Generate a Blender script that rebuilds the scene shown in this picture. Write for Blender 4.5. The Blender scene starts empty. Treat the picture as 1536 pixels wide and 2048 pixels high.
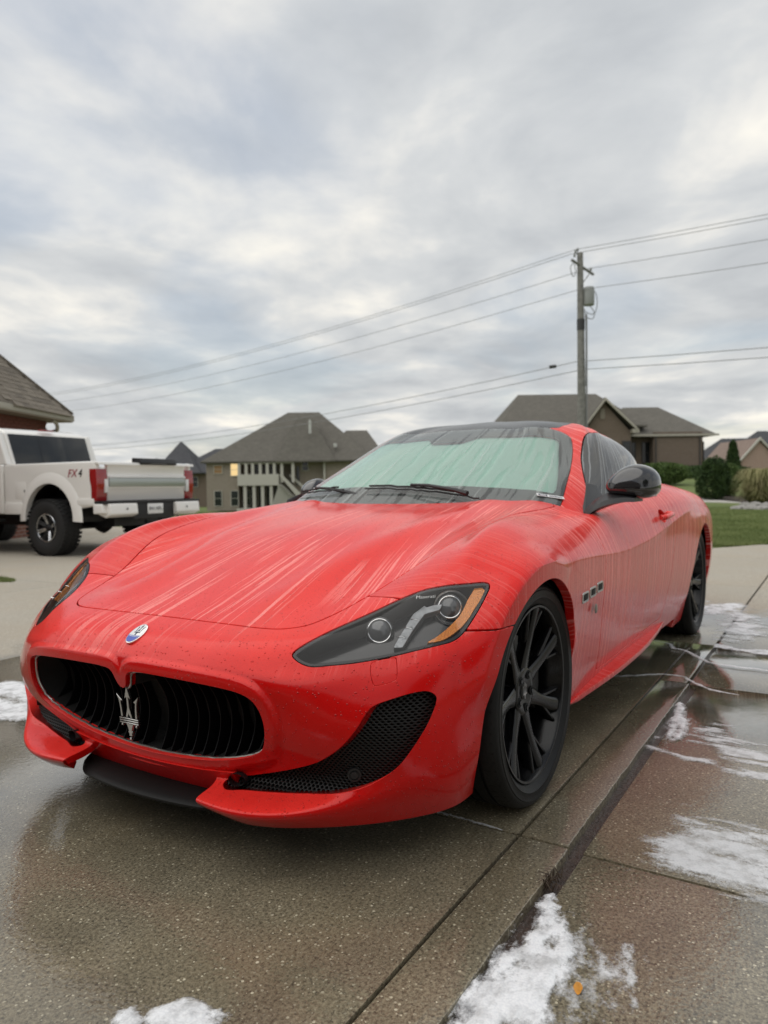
import bpy, bmesh, math, random
import numpy as np
from mathutils import Vector, Matrix
random.seed(7); rng = np.random.default_rng(7)
C = bpy.context.scene.collection
SC = bpy.context.scene
R = math.radians
# ------------------------------------------------------------------ camera
CAM_LOC = np.array([2.1376, 1.684, .9823]); YAW, PITCH, ROLL, FPX = .556, -.0352, -.0132, 1466.9
_v = np.array([-math.cos(YAW)*math.cos(PITCH), -math.sin(YAW)*math.cos(PITCH), math.sin(PITCH)])
_r = np.cross(_v, [0, 0, 1]); _r /= np.linalg.norm(_r); _u = np.cross(_r, _v)
_c, _s = math.cos(ROLL), math.sin(ROLL)
_r, _u = _c*_r+_s*_u, -_s*_r+_c*_u
cd = bpy.data.cameras.new('camera'); cam = bpy.data.objects.new('camera', cd); C.objects.link(cam)
M = Matrix.Identity(4)
for i in range(3):
    M[i][0] = _r[i]; M[i][1] = _u[i]; M[i][2] = -_v[i]; M[i][3] = CAM_LOC[i]
cam.matrix_world = M
cd.sensor_fit = 'VERTICAL'; cd.sensor_height = 36; cd.lens = FPX/2048*36
cd.clip_start = .05; cd.clip_end = 3000
cd.dof.use_dof = True; cd.dof.focus_distance = 1.85; cd.dof.aperture_fstop = 4.0
SC.camera = cam
# ------------------------------------------------------------------ node helpers
def mat(name):
    m = bpy.data.materials.new(name); m.use_nodes = True; nt = m.node_tree; nt.nodes.clear()
    out = nt.nodes.new('ShaderNodeOutputMaterial'); return m, nt, out
def nd(nt, t, ins=None, **kw):
    n = nt.nodes.new('ShaderNode'+t)
    for k, v in kw.items(): setattr(n, k, v)
    for k, v in (ins or {}).items():
        s = n.inputs[k]
        if isinstance(v, bpy.types.NodeSocket): nt.links.new(v, s)
        elif isinstance(v, bpy.types.Node): nt.links.new(v.outputs[0], s)
        else:
            if isinstance(v, (tuple, list)) and len(v) == 3 and s.type == 'RGBA': v = (*v, 1)
            s.default_value = v
    return n
def mth(nt, op, a, b=0.0, c=0.0, clamp=False):
    n = nt.nodes.new('ShaderNodeMath'); n.operation = op; n.use_clamp = clamp
    for i, v in enumerate((a, b, c)):
        if isinstance(v, (bpy.types.NodeSocket, bpy.types.Node)): nt.links.new(v if isinstance(v, bpy.types.NodeSocket) else v.outputs[0], n.inputs[i])
        else: n.inputs[i].default_value = v
    return n.outputs[0]
def ramp(nt, fac, stops, interp='LINEAR'):
    n = nt.nodes.new('ShaderNodeValToRGB'); n.color_ramp.interpolation = interp
    e = n.color_ramp.elements
    while len(e) < len(stops): e.new(.5)
    for q, (p, c) in zip(e, stops):
        q.position = p; q.color = (*c, 1) if isinstance(c, (tuple, list)) else (c, c, c, 1)
    nt.links.new(fac if isinstance(fac, bpy.types.NodeSocket) else fac.outputs[0], n.inputs[0]); return n.outputs[0]
def mixc(nt, f, a, b, mode='MIX'):
    n = nt.nodes.new('ShaderNodeMix'); n.data_type = 'RGBA'; n.blend_type = mode
    for s, v in ((n.inputs[0], f), (n.inputs[6], a), (n.inputs[7], b)):
        if isinstance(v, (bpy.types.NodeSocket, bpy.types.Node)): nt.links.new(v if isinstance(v, bpy.types.NodeSocket) else v.outputs[0], s)
        elif isinstance(v, (tuple, list)): s.default_value = (*v, 1)
        else: s.default_value = v
    return n.outputs[2]
def mapping(nt, src, scale=(1, 1, 1), loc=(0, 0, 0), rot=(0, 0, 0)):
    return nd(nt, 'Mapping', {'Vector': src, 'Scale': scale, 'Location': loc, 'Rotation': rot}).outputs[0]
def noise(nt, vec, scale, detail=3, rough=.5, dist=0.0, out=0):
    return nd(nt, 'TexNoise', {'Vector': vec, 'Scale': scale, 'Detail': detail, 'Roughness': rough, 'Distortion': dist}).outputs[out]
def bump(nt, h, strength=.3, dist=.01, normal=None):
    i = {'Height': h, 'Strength': strength, 'Distance': dist}
    if normal is not None: i['Normal'] = normal
    return nd(nt, 'Bump', i).outputs[0]
def princ(nt, out, **kw):
    b = nd(nt, 'BsdfPrincipled', {k: v for k, v in kw.items()}); nt.links.new(b.outputs[0], out.inputs[0]); return b
# ------------------------------------------------------------------ world: broken overcast sky
SUN_EL, SUN_AZ = R(62), R(-35)   # direction the light comes from
w = bpy.data.worlds.new('World'); SC.world = w; w.use_nodes = True; nt = w.node_tree; nt.nodes.clear()
wo = nt.nodes.new('ShaderNodeOutputWorld')
sky = nd(nt, 'TexSky', sky_type='NISHITA', sun_disc=False, sun_elevation=SUN_EL, sun_rotation=R(90)-SUN_AZ, air_density=1.2, dust_density=2.0)
tc = nd(nt, 'TexCoord').outputs['Generated']
sx = nd(nt, 'SeparateXYZ', {'Vector': tc})
dz = mth(nt, 'ADD', mth(nt, 'MAXIMUM', sx.outputs[2], 0.0), .11)
px_ = mth(nt, 'DIVIDE', sx.outputs[0], dz); py_ = mth(nt, 'DIVIDE', sx.outputs[1], dz)
cv = nd(nt, 'CombineXYZ', {'X': px_, 'Y': py_, 'Z': 0.0}).outputs[0]
cv = mapping(nt, cv, rot=(0, 0, R(58)))
cvs = mapping(nt, cv, scale=(.92, .74, 1))
big = noise(nt, cvs, .55, 4, .5, .5)
med = noise(nt, mapping(nt, cvs, loc=(5.2, 1.3, 0)), 1.9, 6, .55, .35)
fine = noise(nt, mapping(nt, cvs, loc=(2.2, 7.3, 0)), 4.5, 4, .55, .3)
n1 = mth(nt, 'ADD', mth(nt, 'MULTIPLY', big, .42), mth(nt, 'ADD', mth(nt, 'MULTIPLY', med, .46), mth(nt, 'MULTIPLY', fine, .12)))
cloud = ramp(nt, n1, [(.38, (.40, .42, .445)), (.45, (.47, .49, .51)), (.51, (.545, .56, .57)), (.57, (.70, .69, .66)), (.65, (.90, .86, .76))])
hole = ramp(nt, noise(nt, mapping(nt, cvs, loc=(9.7, 3.1, 0)), .8, 4, .5, .6), [(.50, 0.0), (.62, 1.0)])
elev = ramp(nt, sx.outputs[2], [(.0, 1.0), (.42, 0.0)])
warm = mixc(nt, mth(nt, 'MULTIPLY', elev, .35), (1, 1, 1), (1.07, 1.02, .93))
cloud = mixc(nt, 1.0, cloud, warm, 'MULTIPLY')
skyb = nd(nt, 'Background', {'Color': sky.outputs[0], 'Strength': .10})
cb = nd(nt, 'Background', {'Color': cloud, 'Strength': .98})
mx = nd(nt, 'MixShader', {0: mth(nt, 'SUBTRACT', 1.0, mth(nt, 'MULTIPLY', hole, .34)), 1: skyb, 2: cb})
nt.links.new(mx.outputs[0], wo.inputs[0])
sd = bpy.data.lights.new('sun', 'SUN'); sd.energy = 1.5; sd.angle = R(85); sd.color = (1, .96, .9)
sun = bpy.data.objects.new('sun', sd); C.objects.link(sun)
sdir = Vector((math.cos(SUN_AZ)*math.cos(SUN_EL), math.sin(SUN_AZ)*math.cos(SUN_EL), math.sin(SUN_EL)))
sun.rotation_euler = sdir.to_track_quat('Z', 'Y').to_euler()
SC.view_settings.view_transform = 'Standard'; SC.view_settings.look = 'None'; SC.view_settings.gamma = 1
SC.view_settings.use_curve_mapping = False; SC.view_settings.exposure = 0.36
SC.cycles.max_bounces = 8; SC.cycles.transparent_max_bounces = 12
SC.cycles.caustics_reflective = False; SC.cycles.caustics_refractive = False
# ------------------------------------------------------------------ mesh helpers
def mkmesh(name, V, F, m=None, smooth=False, N=None, UV=None):
    me = bpy.data.meshes.new(name); V = np.asarray(V, float)
    if isinstance(F, np.ndarray) and F.ndim == 2:
        k = F.shape[1]; me.vertices.add(len(V)); me.vertices.foreach_set('co', V.ravel().astype(np.float32))
        me.loops.add(F.size); me.loops.foreach_set('vertex_index', F.ravel().astype(np.int32))
        me.polygons.add(len(F)); me.polygons.foreach_set('loop_start', (np.arange(len(F))*k).astype(np.int32))
        me.update(calc_edges=True); me.validate()
    else:
        me.from_pydata([tuple(v) for v in V], [], [tuple(int(i) for i in f) for f in F]); me.update()
    if UV is not None:
        ul = me.uv_layers.new(name='UVMap'); vi = np.empty(len(me.loops), np.int32); me.loops.foreach_get('vertex_index', vi)
        ul.data.foreach_set('uv', np.asarray(UV)[vi].ravel().astype(np.float32))
    if smooth or N is not None: me.polygons.foreach_set('use_smooth', np.ones(len(me.polygons), bool))
    if N is not None: me.normals_split_custom_set_from_vertices([tuple(n) for n in np.asarray(N)])
    if m: me.materials.append(m)
    return me
def link(name, me, parent=None, loc=None, rot=None, kind=None):
    o = bpy.data.objects.new(name, me); C.objects.link(o)
    if parent: o.parent = parent
    if loc is not None: o.location = loc
    if rot is not None: o.rotation_euler = rot
    if kind: o['kind'] = kind
    return o
def obj(name, V, F, m=None, parent=None, **kw):
    return link(name, mkmesh(name, V, F, m, **kw), parent)
def thing(name, label, cat, loc=(0, 0, 0), rotz=0, group=None):
    o = bpy.data.objects.new(name, None); C.objects.link(o); o.location = loc; o.rotation_euler = (0, 0, rotz)
    o.empty_display_size = .1; o['label'] = label; o['category'] = cat
    if group: o['group'] = group
    return o
def tag(o, label=None, cat=None, group=None, kind=None):
    for k, v in (('label', label), ('category', cat), ('group', group), ('kind', kind)):
        if v: o[k] = v
    return o
def dup(o, parent=None, **kw):
    c = o.copy(); C.objects.link(c)
    if parent: c.parent = parent
    for k, v in kw.items(): setattr(c, k, v)
    for ch in list(o.children): dup(ch, c)
    return c
class MB:
    """collects simple solids into one mesh"""
    def __init__(s): s.V = []; s.F = []
    def add(s, V, F):
        n = len(s.V); s.V += [tuple(v) for v in V]; s.F += [tuple(i+n for i in f) for f in F]; return s
    def box(s, x0, x1, y0, y1, z0, z1):
        V = [(x, y, z) for x in (x0, x1) for y in (y0, y1) for z in (z0, z1)]
        return s.add(V, [(0, 1, 3, 2), (4, 6, 7, 5), (0, 4, 5, 1), (2, 3, 7, 6), (0, 2, 6, 4), (1, 5, 7, 3)])
    def prism(s, P, axis, a, b):
        """polygon P (2-D) extruded along axis from a to b"""
        k = 'xyz'.index(axis); n = len(P)
        def q(p, t):
            v = list(p); v.insert(k, t); return tuple(v)
        V = [q(p, a) for p in P]+[q(p, b) for p in P]
        return s.add(V, [tuple(range(n))[::-1], tuple(range(n, 2*n))]+[(i, (i+1) % n, n+(i+1) % n, n+i) for i in range(n)])
    def tube(s, P, r, n=8, closed=False, caps=True):
        P = np.asarray(P, float); m = len(P); rr = np.broadcast_to(np.asarray(r, float), (m,))
        if closed: T = np.roll(P, -1, 0)-np.roll(P, 1, 0)
        else: T = np.gradient(P, axis=0)
        T /= np.linalg.norm(T, axis=1)[:, None]+1e-12
        up = np.array([0, 0, 1.]) if abs(T[0, 2]) < .9 else np.array([1., 0, 0])
        A = np.cross(T[0], up); A /= np.linalg.norm(A); V = []
        for i in range(m):
            A = A-T[i]*(A@T[i]); A /= np.linalg.norm(A); B = np.cross(T[i], A)
            for k in range(n):
                t = 2*math.pi*k/n; V.append(P[i]+rr[i]*(A*math.cos(t)+B*math.sin(t)))
        F = []
        for i in range(m if closed else m-1):
            j = (i+1) % m
            for k in range(n): F.append((i*n+k, i*n+(k+1) % n, j*n+(k+1) % n, j*n+k))
        if caps and not closed: F += [tuple(range(n))[::-1], tuple(range((m-1)*n, m*n))]
        return s.add(V, F)
    def lathe(s, prof, n=32, axis='y', c=(0, 0, 0), a0=0, a1=2*math.pi):
        """prof: (radius, offset along axis)"""
        full = abs(a1-a0-2*math.pi) < 1e-6; m = n if full else n+1; V = []
        for r, h in prof:
            for k in range(m):
                t = a0+(a1-a0)*k/n; a, b = r*math.cos(t), r*math.sin(t)
                V.append({'y': (c[0]+a, c[1]+h, c[2]+b), 'z': (c[0]+a, c[1]+b, c[2]+h), 'x': (c[0]+h, c[1]+a, c[2]+b)}[axis])
        F = []
        for i in range(len(prof)-1):
            for k in range(n):
                k2 = (k+1) % m; F.append((i*m+k, i*m+k2, (i+1)*m+k2, (i+1)*m+k))
        return s.add(V, F)
    def bm(s, bevel=0, seg=2, angle=40):
        b = bmesh.new(); vs = [b.verts.new(v) for v in s.V]
        for f in s.F:
            try: b.faces.new([vs[i] for i in f])
            except ValueError: pass
        bmesh.ops.recalc_face_normals(b, faces=b.faces)
        if bevel:
            es = [e for e in b.edges if len(e.link_faces) == 2 and e.calc_face_angle(0) > R(angle)]
            bmesh.ops.bevel(b, geom=es, offset=bevel, segments=seg, profile=.6, affect='EDGES', clamp_overlap=True)
        return b
    def build(s, name, m, parent=None, bevel=0, seg=2, smooth=False, kind=None, loc=None, rot=None, angle=40):
        b = s.bm(bevel, seg, angle); me = bpy.data.meshes.new(name); b.to_mesh(me); b.free()
        if m: me.materials.append(m)
        if smooth or bevel:
            me.polygons.foreach_set('use_smooth', np.ones(len(me.polygons), bool)); me.set_sharp_from_angle(angle=R(38))
        return link(name, me, parent, loc, rot, kind)
def text_mesh(name, body, size, m, parent, loc, rotmat, depth=.0006, shear=0.0, align='CENTER', space=1.0):
    cu = bpy.data.curves.new(name, 'FONT'); cu.body = body; cu.size = size; cu.extrude = depth; cu.shear = shear
    cu.align_x = align; cu.align_y = 'CENTER'; cu.resolution_u = 2; cu.space_character = space
    t = bpy.data.objects.new(name, cu); me = bpy.data.meshes.new_from_object(t); bpy.data.objects.remove(t); bpy.data.curves.remove(cu)
    me.materials.clear(); me.materials.append(m)
    o = link(name, me, parent); o.matrix_local = Matrix.Translation(loc) @ rotmat; return o
def frame(xa, za):
    """4x4 rotation with local x along xa and local z along za"""
    z = Vector(za).normalized(); x = Vector(xa); x = (x-z*x.dot(z)).normalized(); y = z.cross(x)
    return Matrix((x, y, z)).transposed().to_4x4()
def vnoise(x, y, seed=0, octaves=4, gain=.5):
    """value noise on arrays"""
    rs = np.random.default_rng(seed); T = rs.random((256, 256)); out = 0; a = 1; tot = 0
    for o in range(octaves):
        xs = x*2**o+37.1*o; ys = y*2**o+11.7*o; xi = np.floor(xs).astype(int); yi = np.floor(ys).astype(int)
        fx = xs-xi; fy = ys-yi; fx = fx*fx*(3-2*fx); fy = fy*fy*(3-2*fy)
        g = lambda i, j: T[(xi+i) % 256, (yi+j) % 256]
        out = out+a*((g(0, 0)*(1-fx)+g(1, 0)*fx)*(1-fy)+(g(0, 1)*(1-fx)+g(1, 1)*fx)*fy); tot += a; a *= gain
    return out/tot
# ------------------------------------------------------------------ car body surface (numpy only)
def spl(t, te):
    """matrix of the natural cubic spline through knots t, evaluated at te"""
    t = np.asarray(t, float); te = np.asarray(te, float); n = len(t); h = np.diff(t)
    A = np.zeros((n, n)); B = np.zeros((n, n)); A[0, 0] = A[-1, -1] = 1
    for i in range(1, n-1):
        A[i, i-1] = h[i-1]; A[i, i] = 2*(h[i-1]+h[i]); A[i, i+1] = h[i]
        B[i, i-1] = 6/h[i-1]; B[i, i] = -6/h[i-1]-6/h[i]; B[i, i+1] = 6/h[i]
    M2 = np.linalg.solve(A, B)
    k = np.clip(np.searchsorted(t, te, side='right')-1, 0, n-2)
    a = (t[k+1]-te)/h[k]; b = 1-a; H2 = h[k]**2/6
    W = np.zeros((len(te), n)); r = np.arange(len(te))
    W[r, k] += a; W[r, k+1] += b
    return W + ((a**3-a)*H2)[:, None]*M2[k] + ((b**3-b)*H2)[:, None]*M2[k+1]

def side(x, ys, r6, r7, r8, r9, r10, r11):
    z = (.14, .20, .27, .34, .42, .51)
    P = [(x, y, q) for y, q in zip(ys, z)] + [(x,)+r6, (x,)+r7]
    for r in (r8, r9, r10, r11): P.append(r if len(r) == 3 else (x,)+r)
    return P
NET = [
 [(.73,0,.13),(.80,0,.18),(.725,0,.205),(.765,0,.32),(.795,0,.42),(.815,0,.495),(.800,0,.537),(.750,0,.578),(.64,0,.618),(.38,0,.70),(0,0,.81),(-.58,0,.905)],
 [(.735,.20,.13),(.805,.20,.18),(.722,.20,.205),(.762,.20,.32),(.791,.20,.42),(.811,.20,.495),(.796,.20,.537),(.746,.20,.578),(.64,.195,.617),(.39,.185,.695),(.01,.16,.807),(-.585,.12,.905)],
 [(.772,.40,.13),(.812,.40,.18),(.712,.40,.208),(.748,.40,.32),(.778,.40,.42),(.797,.40,.492),(.781,.40,.534),(.733,.395,.575),(.635,.385,.613),(.40,.36,.685),(.02,.31,.80),(-.60,.24,.907)],
 [(.715,.55,.13),(.765,.55,.185),(.69,.55,.215),(.725,.55,.32),(.750,.555,.42),(.750,.555,.487),(.720,.55,.53),(.683,.545,.568),(.612,.53,.607),(.38,.49,.675),(.02,.42,.79),(-.625,.35,.91)],
 [(.615,.68,.13),(.672,.68,.20),(.660,.68,.25),(.680,.685,.33),(.683,.69,.42),(.655,.688,.49),(.622,.682,.54),(.580,.670,.588),(.508,.645,.637),(.33,.60,.705),(0,.53,.788),(-.66,.46,.912)],
 [(.505,.775,.13),(.572,.79,.21),(.592,.80,.27),(.602,.80,.34),(.597,.80,.42),(.565,.80,.50),(.525,.79,.56),(.475,.765,.62),(.40,.722,.687),(.22,.665,.763),(-.10,.62,.828),(-.70,.55,.914)],
 [(.40,.83,.135),(.45,.85,.20),(.475,.865,.27),(.485,.872,.34),(.482,.876,.42),(.462,.876,.50),(.425,.867,.58),(.37,.842,.65),(.29,.79,.74),(.12,.715,.805),(-.20,.68,.855),(-.745,.62,.915)],
 [(.30,.835,.14),(.33,.86,.20),(.35,.885,.27),(.358,.90,.34),(.36,.91,.42),(.352,.915,.50),(.33,.917,.59),(.28,.900,.68),(.20,.82,.775),(.05,.74,.838),(-.28,.698,.866),(-.79,.68,.900)],
 side(.19, (.84,.87,.90,.92,.935,.945), (.946,.60), (.932,.71), (.10,.860,.798), (-.05,.765,.858), (-.38,.73,.870), (-.83,.722,.882)),
 side(0, (.85,.88,.905,.922,.936,.946), (.952,.61), (.943,.72), (-.06,.877,.808), (-.20,.79,.856), (-.50,.76,.866), (-.87,.765,.864)),
 side(-.2, (.85,.872,.892,.906,.920,.933), (.945,.61), (.937,.725), (-.24,.885,.800), (-.36,.820,.842), (-.60,.79,.858), (-.93,.79,.857)),
 side(-.45, (.85,.867,.884,.898,.910,.922), (.934,.61), (.926,.725), (-.48,.884,.795), (-.58,.84,.832), (-.75,.815,.851), (-1.02,.80,.865)),
 side(-.8, (.85,.865,.885,.898,.908,.918), (.925,.62), (.915,.72), (-.82,.888,.79), (-.89,.86,.835), (-1.0,.835,.865), (-1.2,.812,.885)),
 side(-1.25, (.85,.865,.883,.895,.905,.915), (.923,.63), (.918,.72), (-1.26,.90,.79), (-1.3,.872,.845), (-1.38,.845,.885), (-1.5,.815,.915)),
 side(-1.75, (.855,.87,.885,.90,.912,.922), (.93,.64), (.928,.73), (-1.75,.912,.81), (-1.77,.885,.87), (-1.8,.845,.915), (-1.88,.795,.945)),
 side(-2.25, (.86,.875,.892,.908,.922,.935), (.943,.66), (.943,.75), (-2.25,.928,.83), (-2.25,.90,.89), (-2.25,.84,.943), (-2.3,.735,.980)),
 side(-2.6, (.86,.88,.90,.92,.935,.948), (.956,.68), (.953,.77), (-2.6,.935,.84), (-2.6,.90,.895), (-2.6,.82,.946), (-2.65,.69,.987)),
 side(-2.94, (.86,.88,.905,.925,.942,.952), (.957,.67), (.950,.77), (-2.94,.928,.83), (-2.95,.885,.885), (-2.96,.79,.942), (-3.0,.61,.988)),
 side(-3.3, (.85,.87,.895,.915,.93,.94), (.943,.65), (.932,.75), (-3.3,.905,.82), (-3.29,.86,.88), (-3.27,.74,.94), (-3.2,.50,.982)),
 side(-3.62, (.82,.85,.865,.88,.89,.895), (.895,.65), (.882,.75), (-3.61,.85,.82), (-3.58,.80,.88), (-3.5,.69,.93), (-3.3,.40,.978)),
 [(-3.80,.70,.16),(-3.84,.72,.21),(-3.87,.74,.28),(-3.89,.75,.35),(-3.90,.755,.43),(-3.90,.755,.52),(-3.90,.75,.63),(-3.90,.73,.74),(-3.90,.70,.82),(-3.87,.64,.89),(-3.7,.52,.94),(-3.34,.27,.976)],
 [(-3.92,.35,.16),(-3.96,.36,.21),(-3.99,.37,.28),(-4.01,.37,.35),(-4.02,.37,.43),(-4.02,.37,.52),(-4.03,.37,.63),(-4.05,.37,.74),(-4.05,.36,.83),(-4.02,.34,.91),(-3.8,.27,.945),(-3.36,.14,.975)],
 [(-3.94,0,.16),(-3.98,0,.21),(-4.01,0,.28),(-4.03,0,.35),(-4.04,0,.43),(-4.04,0,.52),(-4.05,0,.63),(-4.07,0,.74),(-4.07,0,.83),(-4.04,0,.91),(-3.82,0,.948),(-3.37,0,.974)],
]
NET = np.array(NET, float)
def ghost(N):   # mirrored stations beyond both ends keep the surface smooth across the centre plane
    m = np.array([1, -1, 1])
    return np.concatenate([N[3:0:-1]*m, N, N[-2:-5:-1]*m])
class Surf:
    def __init__(s, N):
        s.N = ghost(N); d = np.linalg.norm(np.diff(s.N, axis=0), axis=2).mean(1)
        s.tu = np.r_[0, np.cumsum(d)]; s.u0 = s.tu[3]; s.tu = s.tu-s.u0; s.u1 = s.tu[-4]
        e = np.linalg.norm(np.diff(N, axis=1), axis=2)
        s.tv = np.r_[0, np.cumsum(e.mean(0))]; s.v1 = s.tv[-1]
    def grid(s, us, vs):
        return np.einsum('ai,ijc,bj->abc', spl(s.tu, us), s.N, spl(s.tv, vs))

GREEN = [
 [(-.58,0,.905),(-.85,0,1.045),(-1.12,0,1.175),(-1.37,0,1.272),(-1.50,0,1.306),(-1.57,0,1.318),(-1.63,0,1.327)],
 [(-.585,.12,.905),(-.855,.118,1.044),(-1.12,.112,1.174),(-1.37,.10,1.271),(-1.51,.07,1.306),(-1.59,.035,1.321),(-1.65,0,1.329)],
 [(-.60,.24,.907),(-.865,.236,1.042),(-1.13,.224,1.171),(-1.375,.20,1.268),(-1.52,.135,1.306),(-1.61,.067,1.323),(-1.68,0,1.333)],
 [(-.625,.35,.910),(-.885,.346,1.04),(-1.145,.33,1.167),(-1.385,.29,1.264),(-1.54,.20,1.306),(-1.64,.10,1.325),(-1.71,0,1.336)],
 [(-.66,.46,.912),(-.915,.45,1.036),(-1.17,.425,1.161),(-1.385,.37,1.266),(-1.56,.265,1.312),(-1.68,.13,1.328),(-1.75,0,1.340)],
 [(-.70,.55,.914),(-.95,.535,1.032),(-1.20,.50,1.154),(-1.41,.425,1.264),(-1.58,.32,1.314),(-1.71,.155,1.330),(-1.78,0,1.342)],
 [(-.745,.62,.915),(-.985,.595,1.028),(-1.23,.55,1.146),(-1.45,.467,1.262),(-1.62,.37,1.312),(-1.76,.18,1.332),(-1.82,0,1.344)],
 [(-.79,.68,.900),(-1.02,.645,1.018),(-1.27,.585,1.138),(-1.49,.507,1.256),(-1.67,.40,1.310),(-1.80,.20,1.332),(-1.86,0,1.346)],
 [(-.83,.722,.882),(-1.05,.69,1.00),(-1.29,.628,1.122),(-1.51,.555,1.241),(-1.70,.45,1.303),(-1.84,.22,1.332),(-1.90,0,1.348)],
 [(-.87,.765,.864),(-1.08,.732,.975),(-1.31,.673,1.095),(-1.525,.605,1.222),(-1.73,.51,1.295),(-1.88,.24,1.330),(-1.94,0,1.348)],
 [(-.93,.79,.857),(-1.12,.755,.965),(-1.34,.698,1.085),(-1.55,.622,1.205),(-1.77,.515,1.283),(-1.91,.25,1.330),(-1.97,0,1.348)],
 [(-1.02,.80,.865),(-1.18,.768,.97),(-1.37,.712,1.085),(-1.58,.638,1.206),(-1.80,.525,1.282),(-1.94,.255,1.330),(-2.0,0,1.348)],
 [(-1.2,.812,.885),(-1.31,.778,.99),(-1.46,.722,1.10),(-1.65,.647,1.208),(-1.85,.53,1.281),(-1.98,.26,1.330),(-2.03,0,1.348)],
 [(-1.5,.815,.915),(-1.56,.782,1.02),(-1.65,.73,1.12),(-1.79,.650,1.203),(-1.94,.52,1.275),(-2.04,.26,1.329),(-2.08,0,1.347)],
 [(-1.88,.795,.945),(-1.90,.765,1.03),(-1.94,.728,1.12),(-2.0,.658,1.191),(-2.08,.515,1.264),(-2.14,.26,1.322),(-2.16,0,1.344)],
 [(-2.3,.735,.980),(-2.28,.716,1.036),(-2.27,.683,1.096),(-2.27,.632,1.152),(-2.28,.505,1.228),(-2.28,.26,1.305),(-2.28,0,1.333)],
 [(-2.65,.69,.987),(-2.58,.678,1.021),(-2.52,.648,1.066),(-2.48,.600,1.117),(-2.44,.48,1.202),(-2.40,.26,1.288),(-2.38,0,1.322)],
 [(-3.0,.61,.988),(-2.90,.605,1.018),(-2.80,.577,1.055),(-2.71,.530,1.099),(-2.60,.43,1.173),(-2.52,.24,1.266),(-2.48,0,1.308)],
 [(-3.2,.50,.982),(-3.09,.48,1.02),(-2.98,.45,1.062),(-2.86,.41,1.11),(-2.73,.36,1.180),(-2.63,.18,1.247),(-2.58,0,1.290)],
 [(-3.3,.40,.978),(-3.17,.385,1.025),(-3.04,.36,1.075),(-2.92,.325,1.125),(-2.80,.25,1.178),(-2.70,.12,1.234),(-2.66,0,1.272)],
 [(-3.34,.27,.976),(-3.20,.26,1.03),(-3.07,.24,1.08),(-2.95,.21,1.128),(-2.83,.16,1.18),(-2.76,.075,1.22),(-2.72,0,1.256)],
 [(-3.36,.14,.975),(-3.22,.135,1.031),(-3.09,.125,1.081),(-2.97,.105,1.13),(-2.86,.075,1.18),(-2.80,.035,1.210),(-2.76,0,1.241)],
 [(-3.37,0,.974),(-3.23,0,1.032),(-3.10,0,1.082),(-2.98,0,1.13),(-2.88,0,1.178),(-2.84,0,1.205),(-2.80,0,1.226)],
]
GREEN = np.array(GREEN, float)
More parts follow.
